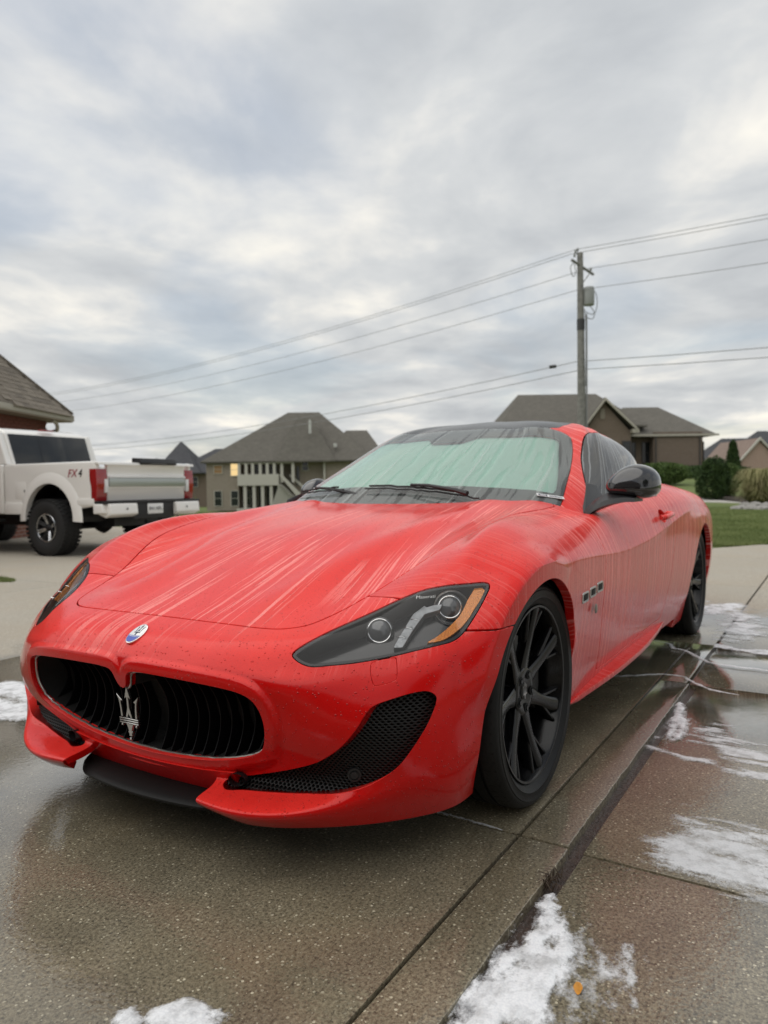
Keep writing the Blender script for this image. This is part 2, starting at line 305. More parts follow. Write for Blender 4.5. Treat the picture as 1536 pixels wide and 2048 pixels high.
# ------------------------------------------------------------------ car materials
def paint_mat(name, kind):
    """red clearcoat with beads of water and the trails of pre-wash foam that run down it (uv: u across, v along the flow, metres)"""
    m, nt, out = mat(name)
    uv = nd(nt, 'TexCoord').outputs['UV']; oc = nd(nt, 'TexCoord').outputs['Object']
    wob = noise(nt, mapping(nt, uv, scale=(2.2, 5.5, 1)), 1.0, 3, .6, 0, 1)
    uvw = nd(nt, 'VectorMath', {0: uv, 1: nd(nt, 'VectorMath', {0: wob, 1: (.014, .0, 0)}, operation='MULTIPLY').outputs[0]}, operation='ADD').outputs[0]
    z = nd(nt, 'SeparateXYZ', {'Vector': oc}).outputs[2]; x = nd(nt, 'SeparateXYZ', {'Vector': oc}).outputs[0]
    nz = nd(nt, 'SeparateXYZ', {'Vector': nd(nt, 'NewGeometry').outputs['Normal']}).outputs[2]; upn = ramp(nt, nz, [(.10, 0.0), (.75, 1.0)])
    if kind == 'side':   # on the flanks the water runs straight down, so the trails follow x
        su = nd(nt, 'SeparateXYZ', {'Vector': uvw}); uu = nd(nt, 'SeparateXYZ', {'Vector': uv})
        uvw = nd(nt, 'CombineXYZ', {'X': mth(nt, 'ADD', x, mth(nt, 'SUBTRACT', su.outputs[0], uu.outputs[0])), 'Y': uu.outputs[1], 'Z': 0.0}).outputs[0]; uv = uvw
    if kind in ('hood', 'front'):
        s1 = ramp(nt, noise(nt, mapping(nt, uvw, scale=(38, .7, 1)), 1.0, 3, .65), [(.575, 0.0), (.588, 1.0)])
        s2 = ramp(nt, noise(nt, mapping(nt, uvw, scale=(100, 1.6, 1), loc=(3, 8, 0)), 1.0, 2, .5), [(.60, 0.0), (.62, 1.0)])
        zone = ramp(nt, noise(nt, mapping(nt, uv, scale=(3.0, 1.5, 1), loc=(.3, 4, 0)), 1.0, 2, .5), [(.44, 0.0), (.56, 1.0)])
        st = mth(nt, 'MULTIPLY', mth(nt, 'MAXIMUM', s1, mth(nt, 'MULTIPLY', s2, .8)), zone)
        film = mth(nt, 'ADD', .16, mth(nt, 'MULTIPLY', noise(nt, mapping(nt, uvw, scale=(9, .9, 1), loc=(1, 2, 0)), 1.0, 4, .6), .26))
        amt = .55
    else:
        s1 = ramp(nt, noise(nt, mapping(nt, uvw, scale=(85, .55, 1)), 1.0, 2, .6), [(.565, 0.0), (.60, 1.0)])
        s2 = ramp(nt, noise(nt, mapping(nt, uvw, scale=(170, .8, 1), loc=(3, 8, 0)), 1.0, 2, .5), [(.57, 0.0), (.62, 1.0)])
        low = ramp(nt, z, [(.30, .55), (.62, 1.0), (.85, .8)])
        back = ramp(nt, mth(nt, 'MULTIPLY', x, -1.0), [(-.3, .15), (.75, 1.0)])
        st = mth(nt, 'MULTIPLY', mth(nt, 'MULTIPLY', mth(nt, 'MAXIMUM', s1, mth(nt, 'MULTIPLY', s2, .6)), back), low)
        film = mth(nt, 'ADD', mth(nt, 'MULTIPLY', mth(nt, 'MULTIPLY', noise(nt, mapping(nt, uvw, scale=(14, 1.4, 1), loc=(1, 2, 0)), 1.0, 4, .6), .22), back), mth(nt, 'MULTIPLY', upn, .22))
        amt = .80
    if kind == 'front':
        up = ramp(nt, nz, [(.38, 0.0), (.78, 1.0)]); st = mth(nt, 'MULTIPLY', st, mth(nt, 'MULTIPLY', mth(nt, 'MULTIPLY', ramp(nt, nz, [(.55, 0.0), (.85, 1.0)]), ramp(nt, z, [(.40, 0.0), (.48, 1.0)])), .7)); film = mth(nt, 'MULTIPLY', film, up)
    foam = mth(nt, 'ADD', mth(nt, 'MULTIPLY', st, amt), film, clamp=True); stf = mth(nt, 'MULTIPLY', st, amt*1.25, 0, True); flf = mth(nt, 'MULTIPLY', film, 2.0, 0, True)
    # beads of water
    vd = nd(nt, 'TexVoronoi', {'Vector': oc, 'Scale': 150.0, 'Randomness': 1.0})
    rnd = nd(nt, 'SeparateXYZ', {'Vector': vd.outputs['Color']}).outputs[0]
    rad = mth(nt, 'MULTIPLY', mth(nt, 'SUBTRACT', rnd, .55), .9)
    bead = mth(nt, 'MAXIMUM', mth(nt, 'SUBTRACT', rad, vd.outputs['Distance']), 0.0)
    hgt = mth(nt, 'POWER', mth(nt, 'MULTIPLY', bead, 4.0), .5)
    nb = bump(nt, hgt, .9, .003)
    nb2 = bump(nt, mth(nt, 'ADD', mth(nt, 'MULTIPLY', st, .5), mth(nt, 'MULTIPLY', noise(nt, oc, 900, 2), .25)), .12, .002, nb)
    flake = noise(nt, oc, 1400, 1)
    base = mixc(nt, mth(nt, "MULTIPLY", flake, .5), (.52, .0030, .0030), (.62, .005, .004))
    spk = ramp(nt, noise(nt, oc, 520, 2), [(.35, .78), (.65, 1.18)]); col = mixc(nt, stf, mixc(nt, flf, base, (.95, .052, .040)), (.97, .36, .33)); col = mixc(nt, mth(nt, 'ADD', mth(nt, 'MULTIPLY', foam, .8), .25, 0, True), col, spk, 'MULTIPLY')
    rough = mth(nt, 'ADD', mth(nt, 'MULTIPLY', foam, .5), .30)
    princ(nt, out, **{'Base Color': col, 'Roughness': rough, 'Metallic': 0.0, 'Specular IOR Level': .1, 'Coat IOR': 1.30, 'Coat Weight': mth(nt, 'SUBTRACT', 1.0, mth(nt, 'MULTIPLY', foam, .95)), 'Coat Roughness': mth(nt, 'ADD', mth(nt, 'MULTIPLY', foam, .16), .03), 'Coat Normal': nb2, 'Normal': nb2})
    return m
RED_HOOD = paint_mat('red_paint_hood', 'hood'); RED_SIDE = paint_mat('red_paint_side', 'side'); RED_FRONT = paint_mat('red_paint_front', 'front')
def simple(name, col, rough=.5, metal=0.0, coat=0.0, bmp=None, spec=.5, var=None):
    m, nt, out = mat(name); kw = {'Base Color': col, 'Roughness': rough, 'Metallic': metal, 'Coat Weight': coat, 'Specular IOR Level': spec}
    oc = nd(nt, 'TexCoord').outputs['Object']
    if var: 
        n = noise(nt, oc, var[0], 5, .6); kw['Base Color'] = mixc(nt, ramp(nt, n, [(.3, 0.0), (.7, 1.0)]), tuple(c*(1-var[1]) for c in col), tuple(min(1, c*(1+var[1])) for c in col))
    if bmp: kw['Normal'] = bump(nt, noise(nt, oc, bmp[0], 4, .6), bmp[1], bmp[2])
    princ(nt, out, **kw); return m
RUBBER = simple('tyre_rubber', (.008, .008, .008), .5, bmp=(180, .25, .003), var=(30, .3), spec=.25)
RIM = simple('wet_black_rim', (.004, .004, .0045), .20, 0.0, 0.0, bmp=(120, .12, .002), spec=.32)
DARK = simple('black_plastic', (.012, .012, .012), .5, bmp=(400, .1, .001))
TRIM = simple('matt_black_trim', (.010, .010, .011), .42, bmp=(300, .2, .001))
LINER = simple('wheel_well_liner', (.006, .006, .006), .9)
CHROME = simple('chrome', (.72, .72, .72), .12, 1.0)
SATIN = simple('satin_metal', (.50, .49, .48), .28, 1.0)
DISC = simple('brake_disc', (.30, .30, .31), .35, 1.0, var=(60, .3))
MIRB = simple('wet_black_mirror', (.010, .010, .012), .12, 0.0, 1.0, bmp=(90, .10, .002))
ROOFB, nt, out = mat('black_roof_panel')
oc = nd(nt, 'TexCoord').outputs['Object']
vd = nd(nt, 'TexVoronoi', {'Vector': oc, 'Scale': 130.0}); hb = mth(nt, 'MAXIMUM', mth(nt, 'SUBTRACT', .28, vd.outputs['Distance']), 0.0)
princ(nt, out, **{'Base Color': (.02, .021, .022), 'Roughness': .22, 'Normal': bump(nt, hb, .6, .002)})
def glass_mat(name, tint, foamy=.5, refl=1.0, rough=.03):
    m, nt, out = mat(name)
    uv = nd(nt, 'TexCoord').outputs['UV']; oc = nd(nt, 'TexCoord').outputs['Object']
    wob = noise(nt, mapping(nt, uv, scale=(2.2, 4.5, 1)), 1.0, 3, .6, 0, 1)
    uvw = nd(nt, 'VectorMath', {0: uv, 1: nd(nt, 'VectorMath', {0: wob, 1: (.03, 0, 0)}, operation='MULTIPLY').outputs[0]}, operation='ADD').outputs[0]
    if foamy > .8:   # side glass: many fine pale trails
        s = mth(nt, 'MAXIMUM', ramp(nt, noise(nt, mapping(nt, uvw, scale=(62, .55, 1)), 1.0, 2, .6), [(.54, 0.0), (.60, 1.0)]), mth(nt, 'MULTIPLY', noise(nt, mapping(nt, uvw, scale=(14, 1.5, 1)), 1.0, 3, .6), .22))
        k = .42; fc = (.52, .54, .55)
    else:            # windscreen: a thin mist with cleared trails and a few pale ones
        a = ramp(nt, noise(nt, mapping(nt, uvw, scale=(40, .9, 1)), 1.0, 2, .5), [(.62, 0.0), (.64, 1.0)])
        b = ramp(nt, noise(nt, mapping(nt, uvw, scale=(34, 1.5, 1), loc=(7, 3, 0)), 1.0, 2, .5), [(.55, 0.0), (.59, 1.0)])
        mist = mth(nt, 'ADD', .13, mth(nt, 'MULTIPLY', noise(nt, oc, 700, 2), .16))
        s = mth(nt, 'MAXIMUM', mth(nt, 'MULTIPLY', mist, mth(nt, 'SUBTRACT', 1.0, mth(nt, 'MULTIPLY', b, .8))), mth(nt, 'MULTIPLY', a, .38)); k = 1.0 if foamy > 0 else 0.0; fc = (.56, .60, .58)
    foam = mth(nt, 'MULTIPLY', s, k, clamp=True)
    vd = nd(nt, 'TexVoronoi', {'Vector': oc, 'Scale': 170.0}); rnd = nd(nt, 'SeparateXYZ', {'Vector': vd.outputs['Color']}).outputs[0]
    bead = mth(nt, 'MAXIMUM', mth(nt, 'SUBTRACT', mth(nt, 'MULTIPLY', mth(nt, 'SUBTRACT', rnd, .5), .7), vd.outputs['Distance']), 0.0)
    nb = bump(nt, bead, .35 if foamy > 0 else .0, .003)
    tr = nd(nt, 'BsdfTransparent', {'Color': tint}); gl = nd(nt, 'BsdfGlossy', {'Color': (1, 1, 1), 'Roughness': rough, 'Normal': nb})
    fr = nd(nt, 'Fresnel', {'IOR': 1.5, 'Normal': nb})
    g = nd(nt, 'MixShader', {0: mth(nt, 'MULTIPLY', fr, refl, clamp=True), 1: tr, 2: gl})
    df = nd(nt, 'BsdfDiffuse', {'Color': fc})
    o2 = nd(nt, 'MixShader', {0: foam, 1: g, 2: df}); nt.links.new(o2.outputs[0], out.inputs[0]); return m
GLASS_W = glass_mat('windscreen_glass', (.93, .97, .95), .5)
GLASS_S = glass_mat('side_glass', (.035, .037, .036), 1.0)
GLASS_L, nt, out = mat('lamp_glass')
fr = nd(nt, 'Fresnel', {'IOR': 1.45}); tr = nd(nt, 'BsdfTransparent', {'Color': (.95, .95, .95)}); gl = nd(nt, 'BsdfGlossy', {'Roughness': .02})
mx = nd(nt, 'MixShader', {0: mth(nt, 'MULTIPLY', fr, .8), 1: tr, 2: gl}); nt.links.new(mx.outputs[0], out.inputs[0])
GLASS_R = glass_mat('tinted_rear_glass', (.03, .03, .03), 0.0)
# ------------------------------------------------------------------ cutting tools
def seg_sdf(Q, poly, chunk=20000):
    """signed distance of 2-D points to a closed polygon, positive inside"""
    A = np.asarray(poly, float); B = np.roll(A, -1, 0); E = B-A; L2 = (E**2).sum(1)+1e-18; out = np.empty(len(Q))
    for c in range(0, len(Q), chunk):
        q = Q[c:c+chunk, None, :]-A; t = np.clip((q*E).sum(2)/L2, 0, 1); d = ((q-t[..., None]*E)**2).sum(2).min(1)**.5
        y = Q[c:c+chunk, 1][:, None]; x = Q[c:c+chunk, 0][:, None]
        cr = (A[:, 1] > y) != (B[:, 1] > y)
        xi = A[:, 0]+(y-A[:, 1])*E[:, 0]/np.where(E[:, 1] == 0, 1e-12, E[:, 1])
        ins = ((cr & (x < xi)).sum(1) % 2) == 1; out[c:c+chunk] = np.where(ins, d, -d)
    return out
def smooth_poly(P, n=8, closed=True):
    """centripetal-ish Catmull-Rom through the points"""
    P = np.asarray(P, float); m = len(P); out = []
    for i in range(m if closed else m-1):
        if closed: p0, p1, p2, p3 = P[i-1], P[i], P[(i+1) % m], P[(i+2) % m]
        else: p0, p1, p2, p3 = P[max(i-1, 0)], P[i], P[i+1], P[min(i+2, m-1)]
        for t in np.arange(n)/n:
            out.append(.5*((2*p1)+(-p0+p2)*t+(2*p0-5*p1+4*p2-p3)*t*t+(-p0+3*p1-3*p2+p3)*t**3))
    if not closed: out.append(P[-1])
    return np.array(out)
class TM:
    def __init__(s, P, N, U, T): s.P, s.N, s.U, s.T = P, N, U, T
def compact(t):
    k = np.zeros(len(t.P), bool); k[t.T.ravel()] = True; m = np.cumsum(k)-1
    return TM(t.P[k], t.N[k], t.U[k], m[t.T])
def clip(t, d):
    """keeps the part with d > 0; new vertices lie exactly on d = 0"""
    d = np.where(np.abs(d) < 1e-6, 1e-6, d); s = d > 0; T = t.T; c = s[T].sum(1)
    keep = T[c == 3]; newT = [keep]; P, N, U = [t.P], [t.N], [t.U]; off = len(t.P); cache = {}
    sp = T[(c == 1) | (c == 2)]
    if len(sp):
        ss = s[sp]; one = ss.sum(1) == 1; lone = np.where(one, ss.argmax(1), (~ss).argmax(1))
        r = np.arange(len(sp)); a = sp[r, lone]; b = sp[r, (lone+1) % 3]; e = sp[r, (lone+2) % 3]
        ed = np.concatenate([np.stack([a, b], 1), np.stack([a, e], 1)]); es = np.sort(ed, 1)
        ue, inv = np.unique(es, axis=0, return_inverse=True); inv = inv.ravel()
        w = (d[ue[:, 0]]/(d[ue[:, 0]]-d[ue[:, 1]]))[:, None]
        mixv = lambda X: X[ue[:, 0]]*(1-w)+X[ue[:, 1]]*w
        n = mixv(t.N); P.append(mixv(t.P)); N.append(n/np.linalg.norm(n, axis=1)[:, None]); U.append(mixv(t.U))
        p, q = inv[:len(sp)]+off, inv[len(sp):]+off
        o = one; newT += [np.stack([a[o], p[o], q[o]], 1), np.stack([p[~o], b[~o], e[~o]], 1), np.stack([p[~o], e[~o], q[~o]], 1)]
    return compact(TM(np.concatenate(P), np.concatenate(N), np.concatenate(U), np.concatenate(newT)))
def largest(t, f): return t
def flange(t, depth=.014, lip=.0015, skip=None, inward=None):
    """folds every open edge of a panel inwards: shut lines and cut-outs get real edges; returns extra P, N, U, T"""
    E = np.concatenate([t.T[:, [0, 1]], t.T[:, [1, 2]], t.T[:, [2, 0]]]); k = np.sort(E, 1)
    u, ix, cnt = np.unique(k, axis=0, return_index=True, return_counts=True); E = E[ix[cnt == 1]]
    a, b = t.P[E[:, 0]], t.P[E[:, 1]]
    sk = (np.abs(a[:, 1]) < 1e-4) & (np.abs(b[:, 1]) < 1e-4)
    if skip is not None: sk |= skip(a) & skip(b)
    E = E[~sk]
    if not len(E): return t
    vid, inv = np.unique(E, return_inverse=True); inv = inv.reshape(E.shape)
    tan = t.P[E[:, 1]]-t.P[E[:, 0]]; tan /= np.linalg.norm(tan, axis=1)[:, None]+1e-12
    o = np.cross(tan, t.N[E[:, 0]]); O = np.zeros((len(vid), 3)); np.add.at(O, inv[:, 0], o); np.add.at(O, inv[:, 1], o)
    O /= np.linalg.norm(O, axis=1)[:, None]+1e-12; Nn = t.N[vid]; Pn = t.P[vid]; dn = Nn if inward is None else inward(Pn, Nn)
    dep = depth(Pn) if callable(depth) else np.full(len(Pn), depth); dep = dep[:, None]
    rings = [(Pn, Nn*.85+O*.15), (Pn+O*lip*.7-dn*lip*.6, Nn*.6+O*.8), (Pn+O*lip-dn*lip*2, O+Nn*.1), (Pn+O*lip-dn*dep, O)]
    off = len(t.P); n = len(vid); P, N, U, T = [t.P], [t.N], [t.U], [t.T]
    for q, nn in rings:
        P.append(q); N.append(nn/(np.linalg.norm(nn, axis=1)[:, None]+1e-12)); U.append(t.U[vid])
    for j in range(len(rings)-1):
        A = off+j*n+inv[:, 0]; B = off+j*n+inv[:, 1]; A2, B2 = A+n, B+n
        T += [np.stack([A, A2, B2], 1), np.stack([A, B2, B], 1)]
    return TM(np.concatenate(P), np.concatenate(N), np.concatenate(U), np.concatenate(T))
MIR = np.array([1, -1, 1.])
def mirror(t): return TM(t.P*MIR, t.N*MIR, t.U+[.0, 7.3], t.T[:, ::-1])
def join(a, b): return TM(np.concatenate([a.P, b.P]), np.concatenate([a.N, b.N]), np.concatenate([a.U, b.U]), np.concatenate([a.T, b.T+len(a.P)]))
def put(name, t, m, parent): return obj(name, t.P, t.T, m, parent, N=t.N, UV=t.U)
def tri_grid(P, flip=False):
    a, b = P.shape[:2]; i = np.arange(a*b).reshape(a, b)
    q = np.stack([i[:-1, :-1], i[1:, :-1], i[1:, 1:], i[:-1, 1:]], -1).reshape(-1, 4)
    alt = ((np.arange(a-1)[:, None]+np.arange(b-1)) % 2).ravel().astype(bool)
    T = np.concatenate([q[~alt][:, [0, 1, 2]], q[~alt][:, [0, 2, 3]], q[alt][:, [0, 1, 3]], q[alt][:, [1, 2, 3]]])
    return T[:, ::-1] if flip else T
def sstep(a, b, x): t = np.clip((x-a)/(b-a), 0, 1); return t*t*(3-2*t)
# ---- feature outlines, all for the left side (y > 0), in the plane they are cut in
GRI = smooth_poly([(0,.4340),(.012,.440),(.020,.455),(.028,.475),(.045,.4865),(.075,.4895),(.10,.4905),(.184,.4895),(.272,.4875),(.361,.483),(.419,.476),(.455,.461),(.474,.432),(.481,.395),(.476,.361),(.462,.330),(.439,.310),(.403,.292),(.331,.269),(.256,.253),(.179,.2435),(.098,.2365),(0,.2335),
   (-.098,.2365),(-.179,.2435),(-.256,.253),(-.331,.269),(-.403,.292),(-.439,.310),(-.462,.330),(-.476,.361),(-.481,.395),(-.474,.432),(-.455,.461),(-.419,.476),(-.361,.483),(-.272,.4875),(-.184,.4895),(-.10,.4905),(-.075,.4895),(-.045,.4865),(-.028,.475),(-.020,.455),(-.012,.440)], 5)
VENT = smooth_poly([(.292,.199),(.322,.214),(.370,.226),(.453,.250),(.537,.279),(.598,.306),(.655,.348),(.691,.393),(.710,.432),(.724,.449),(.756,.462),(.792,.473),(.818,.475),(.833,.466),(.839,.452),(.835,.422),(.823,.383),(.797,.331),(.765,.288),(.709,.248),(.640,.224),(.533,.207),(.452,.200),(.374,.196),(.32,.192)], 5)
HEAD3 = np.array([(.705,.518,.561),(.691,.521,.572),(.651,.539,.590),(.583,.570,.614),(.495,.620,.644),(.431,.667,.673),(.386,.716,.696),(.361,.755,.705),(.334,.793,.710),(.303,.830,.710),(.284,.851,.708),(.280,.864,.701),(.291,.867,.691),(.330,.866,.661),(.375,.862,.629),(.421,.854,.598),(.453,.841,.583),(.484,.818,.576),(.534,.771,.565),(.580,.724,.554),(.636,.658,.543),(.674,.608,.539),(.698,.574,.537),(.707,.549,.543),(.709,.529,.553)])
hn = np.array([.55, .52, .65]); hn /= np.linalg.norm(hn); he1 = np.cross([0, 0, 1.], hn); he1 /= np.linalg.norm(he1); he2 = np.cross(hn, he1)
HC = HEAD3.mean(0)
def hproj(P): return np.stack([(P-HC)@he1, (P-HC)@he2], 1)
HEAD = smooth_poly(hproj(HEAD3), 5)
AF = (.036, .342, .359); AR = (-2.925, .348, .372)       # wheel openings: x, z, radius
WCAP = smooth_poly([(.694,.536),(.704,.546),(.735,.551),(.744,.545),(.757,.510),(.751,.500),(.722,.492),(.711,.497)], 4)
DOOR = smooth_poly([(-.715,.93),(-.712,.85),(-.705,.79),(-.69,.745),(-.679,.68),(-.672,.612),(-.670,.545),(-.678,.44),(-.69,.34),(-.705,.262),(-.78,.252),(-1.2,.256),(-1.7,.268),(-1.86,.275),(-1.92,.33),(-1.965,.45),(-2.0,.597),(-2.035,.711),(-2.06,.80),(-2.06,.90),(-2.02,1.0),(-1.4,1.05),(-.9,1.0)], 4)
HOODP = smooth_poly([(.664,0),(.664,.10),(.6635,.20),(.662,.30),(.656,.372),(.640,.430),(.605,.478),(.560,.503),(.484,.527),(.407,.547),(.328,.573),(.253,.602),(.178,.628),(.09,.650),(-.02,.663),(-.15,.672),(-.35,.680),(-.55,.690),(-.72,.697),(-.775,.694),(-.80,.672),(-.815,.640),(-.9,.5),(-1.0,.0),(-.9,-.5),(-.815,-.640),(-.80,-.672),(-.775,-.694),(-.72,-.697),(-.55,-.690),(-.35,-.680),(-.15,-.672),(-.02,-.663),(.09,-.650),(.178,-.628),(.253,-.602),(.328,-.573),(.407,-.547),(.484,-.527),(.560,-.503),(.605,-.478),(.640,-.430),(.656,-.372),(.662,-.30),(.6635,-.20),(.664,-.10)], 4)
def crease(z, z0, h, w):  return h*np.exp(-np.abs(z-z0)/w)
def displace(P):
    """creases and flares added to the smooth base surface"""
    P = P.copy(); sh = P.shape; Q = P.reshape(-1, 3); x, y, z = Q.T
    # raised ring round the grille
    m = (x > .6) & (z > .1) & (z < .62); g = np.full(len(Q), -1.); g[m] = seg_sdf(Q[m][:, 1:], GRI)
    o = -g; Q[:, 0] += np.where(m, .014*(1-sstep(.024, .040, o)), 0)*sstep(.60, .55, z)*(1-sstep(.46,.52,z)*.45)
    # the ledge between ring and lower intake falls away
    # flat lips round the wheel openings, standing proud of the wings
    for (cx, cz, r), w0 in ((AF, .050), (AR, .040)):
        d = np.hypot(x-cx, z-cz)-r; sidey = sstep(.70, .80, y)*sstep(.38, .50, z); yr = .9525-.30*np.clip(np.abs(x-cx)-.02, 0, 1)**2-.0*(z-.7)
        fall = np.where(d < w0, 1, np.clip(1-(d-w0)/.06, 0, 1)**1.5)
        Q[:, 1] += sidey*fall*np.maximum(yr+.004-y, 0)
    # shoulder crease along wing and door
    zc = .735-.035*np.exp(-((x+1.0)/.55)**2)+.09*sstep(-1.4, -2.6, x)
    k = sstep(-.02, -.30, x)*sstep(-2.7, -2.2, x)*(y > .7)
    Q[:, 1] += k*.010*np.exp(-np.abs(z-zc)/.035)
    # crease running out of the wing tops over the bonnet (a soft V)
    yv = .30+.16*sstep(.6, -.6, x); k = sstep(.66, .45, x)*(z > .55)*sstep(-.9, -.6, x)
    Q[:, 2] += k*.010*np.exp(-((np.abs(y)-yv)/.07)**2)*(np.abs(y) < .62)
    return Q.reshape(sh)
S = Surf(NET)
def samples(a, parts): 
    o = []
    for s0, s1, st in parts: o.append(np.arange(s0, s1, st))
    return np.concatenate(o+[[a]])
us = samples(S.u1, [(0, 2.1, .0065), (2.1, 4.1, .010), (4.1, S.u1-.005, .014)])
vs = samples(S.v1, [(0, .62, .0060), (.62, S.v1-.004, .0085)])
G = displace(S.grid(us, vs)); G[0, :, 1] = 0; G[-1, :, 1] = 0
Gx = np.concatenate([G[1:2]*MIR, G, G[-2:-1]*MIR]); du = np.gradient(Gx, axis=0)[1:-1]; dv = np.gradient(G, axis=1)
Nn = np.cross(du, dv); Nn /= np.linalg.norm(Nn, axis=2)[..., None]
ua = np.repeat(us[:, None], len(vs), 1)
va = np.concatenate([np.zeros((len(us), 1)), np.cumsum(np.linalg.norm(np.diff(G, axis=1), axis=2), 1)], 1)
base = TM(G.reshape(-1, 3), Nn.reshape(-1, 3), np.stack([ua, va], -1).reshape(-1, 2), tri_grid(G))
if (base.N*np.array([0, 1, 0]))[len(us)//3*len(vs)+60].sum() < 0: base.N = -base.N; base.T = base.T[:, ::-1]
def limited(P, m, f, far=-9.):
    d = np.full(len(P), far); 
    if m.any(): d[m] = f(P[m])
    return d
f_arch = lambda P: np.maximum(AF[2]-np.hypot(P[:, 0]-AF[0], P[:, 2]-AF[1]), AR[2]-np.hypot(P[:, 0]-AR[0], P[:, 2]-AR[1]))
f_gri = lambda P: limited(P, (P[:, 0] > .62) & (P[:, 2] < .6), lambda Q: seg_sdf(Q[:, 1:], GRI))
f_vent = lambda P: limited(P, (P[:, 0] > .42) & (P[:, 2] < .56), lambda Q: seg_sdf(Q[:, 1:], VENT))
f_head = lambda P: limited(P, (np.linalg.norm(P-HC, axis=1) < .45) & (P[:, 1] > .4), lambda Q: seg_sdf(hproj(Q), HEAD))
f_hood = lambda P: limited(P, (P[:, 2] > .52) & (P[:, 0] > -1.1) & (P[:, 1] < .75), lambda Q: seg_sdf(Q[:, :2], HOODP))
f_door = lambda P: limited(P, (P[:, 1] > .6) & (P[:, 0] < -.5) & (P[:, 0] > -2.3), lambda Q: seg_sdf(Q[:, [0, 2]], DOOR))
f_bump = lambda P: np.maximum(np.minimum(.6025-P[:, 2]+.02*np.clip(P[:, 0]-.36, 0, 1), P[:, 0]-.02), P[:, 0]-(.405+.2*np.clip(P[:, 1]-.56, 0, 1)))
# centre of the nose below the grille ring is open between the two splitter wings
f_cut = lambda P: np.minimum(np.minimum(.262-P[:, 1]-.55*np.clip(.205-P[:, 2], 0, 1)*-1, (.1985+.16*P[:, 1]**2)-P[:, 2]), P[:, 0]-.5)
rear = lambda P: P[:, 0] < -3.0
def above(P): return np.where((P[:, 0] < -.33) & (P[:, 0] > -2.35), P[:, 2]-.192, 1.)
CAR = thing('red_sports_car', 'glossy red two-door coupe covered in wash foam trails, parked on the wet driveway', 'sports car')
t0 = clip(base, -f_arch(base.P))
GAP = .0033
# bonnet
th_ = clip(t0, f_hood(t0.P)-GAP); th_ = flange(th_, .018)
HOODO = put('hood', join(th_, mirror(th_)), RED_HOOD, CAR)
rest = clip(t0, -f_hood(t0.P)-GAP)
rest = clip(rest, -f_head(rest.P)-.0035)
fb = clip(rest, f_bump(rest.P)-GAP)
f_wc = lambda P: limited(P, (P[:, 0] > .5) & (P[:, 1] > .62) & (P[:, 1] < .85) & (P[:, 2] > .46) & (P[:, 2] < .59), lambda Q: seg_sdf(Q[:, 1:], WCAP))
wcap = flange(clip(fb, f_wc(fb.P)-.0011), .01); fb = clip(fb, -f_wc(fb.P)-.0011)
put('washer_cap', wcap, RED_FRONT, CAR); put('washer_cap', mirror(wcap), RED_FRONT, CAR)
fb = clip(fb, -f_gri(fb.P)); fb = clip(fb, -f_vent(fb.P)); fb = clip(fb, -f_cut(fb.P))
fb = clip(fb, fb.P[:, 0]-.0)   # nothing behind the front wheel
def bdepth(P):
    d = np.full(len(P), .018); g = np.abs(f_gri(P)); d[g < .006] = .034; v = np.abs(f_vent(P)); d[v < .006] = .05
    d[(P[:, 2] < .235) & (v > .006)] = .022; return d
def binw(P, N):
    k = ((np.abs(f_gri(P)) < .006) | (np.abs(f_vent(P)) < .006))[:, None]; return np.where(k, np.array([.97, 0, .0]), N)
fb = flange(fb, bdepth, inward=binw); BUMPER = put('front_bumper', join(fb, mirror(fb)), RED_FRONT, CAR)
rs = clip(rest, -f_bump(rest.P)-GAP)
dr = clip(rs, f_door(rs.P)-GAP); rs2 = clip(rs, -f_door(rs.P)-GAP)
fsplit = lambda P: P[:, 0]+1.35
fe = clip(rs2, fsplit(rs2.P)); re_ = clip(rs2, -fsplit(rs2.P)); fe = clip(fe, above(fe.P)); re_ = clip(re_, above(re_.P))
f_rb = lambda P: -P[:, 0]-3.62-.5*np.clip(.7-P[:, 2], -1, .0)
fe = flange(fe, .03)
f_cup = lambda P: limited(P, (P[:, 1] > .7) & (P[:, 2] > .7) & (P[:, 0] < -1.6), lambda Q: seg_sdf(Q[:, [0, 2]], np.array([(-1.795+.062*math.cos(t)+.004*math.sin(t), .812+.034*math.sin(t)) for t in np.linspace(0, 2*math.pi, 40, endpoint=False)])))
dr = clip(dr, -f_cup(dr.P)); qp = flange(re_, .03); dr = flange(dr, .024)
for mm in (False, True):
    q = mirror if mm else (lambda t: t)
    put('fender', q(fe), RED_SIDE, CAR); put('door', q(dr), RED_SIDE, CAR); put('rear_quarter_panel', q(qp), RED_SIDE, CAR)
# ------------------------------------------------------------------ glasshouse
SG = Surf(GREEN)
ug = samples(SG.u1, [(0, 2.6, .008), (2.6, SG.u1-.005, .012)]); vg = samples(SG.v1, [(0, SG.v1-.004, .008)])
GG = SG.grid(ug, vg); GG[0, :, 1] = 0; GG[-1, :, 1] = 0; GG[:, -1, 1] = 0
Gx = np.concatenate([GG[1:2]*MIR, GG, GG[-2:-1]*MIR]); du = np.gradient(Gx, axis=0)[1:-1]; dv = np.gradient(GG, axis=1)
Ng = np.cross(du, dv); Ng /= np.linalg.norm(Ng, axis=2)[..., None]+1e-12
va = np.concatenate([np.zeros((len(ug), 1)), np.cumsum(np.linalg.norm(np.diff(GG, axis=1), axis=2), 1)], 1)
gb = TM(GG.reshape(-1, 3), Ng.reshape(-1, 3), np.stack([np.repeat(ug[:, None], len(vg), 1), va], -1).reshape(-1, 2), tri_grid(GG))
if gb.N[:, 2].mean() < 0: gb.N = -gb.N; gb.T = gb.T[:, ::-1]
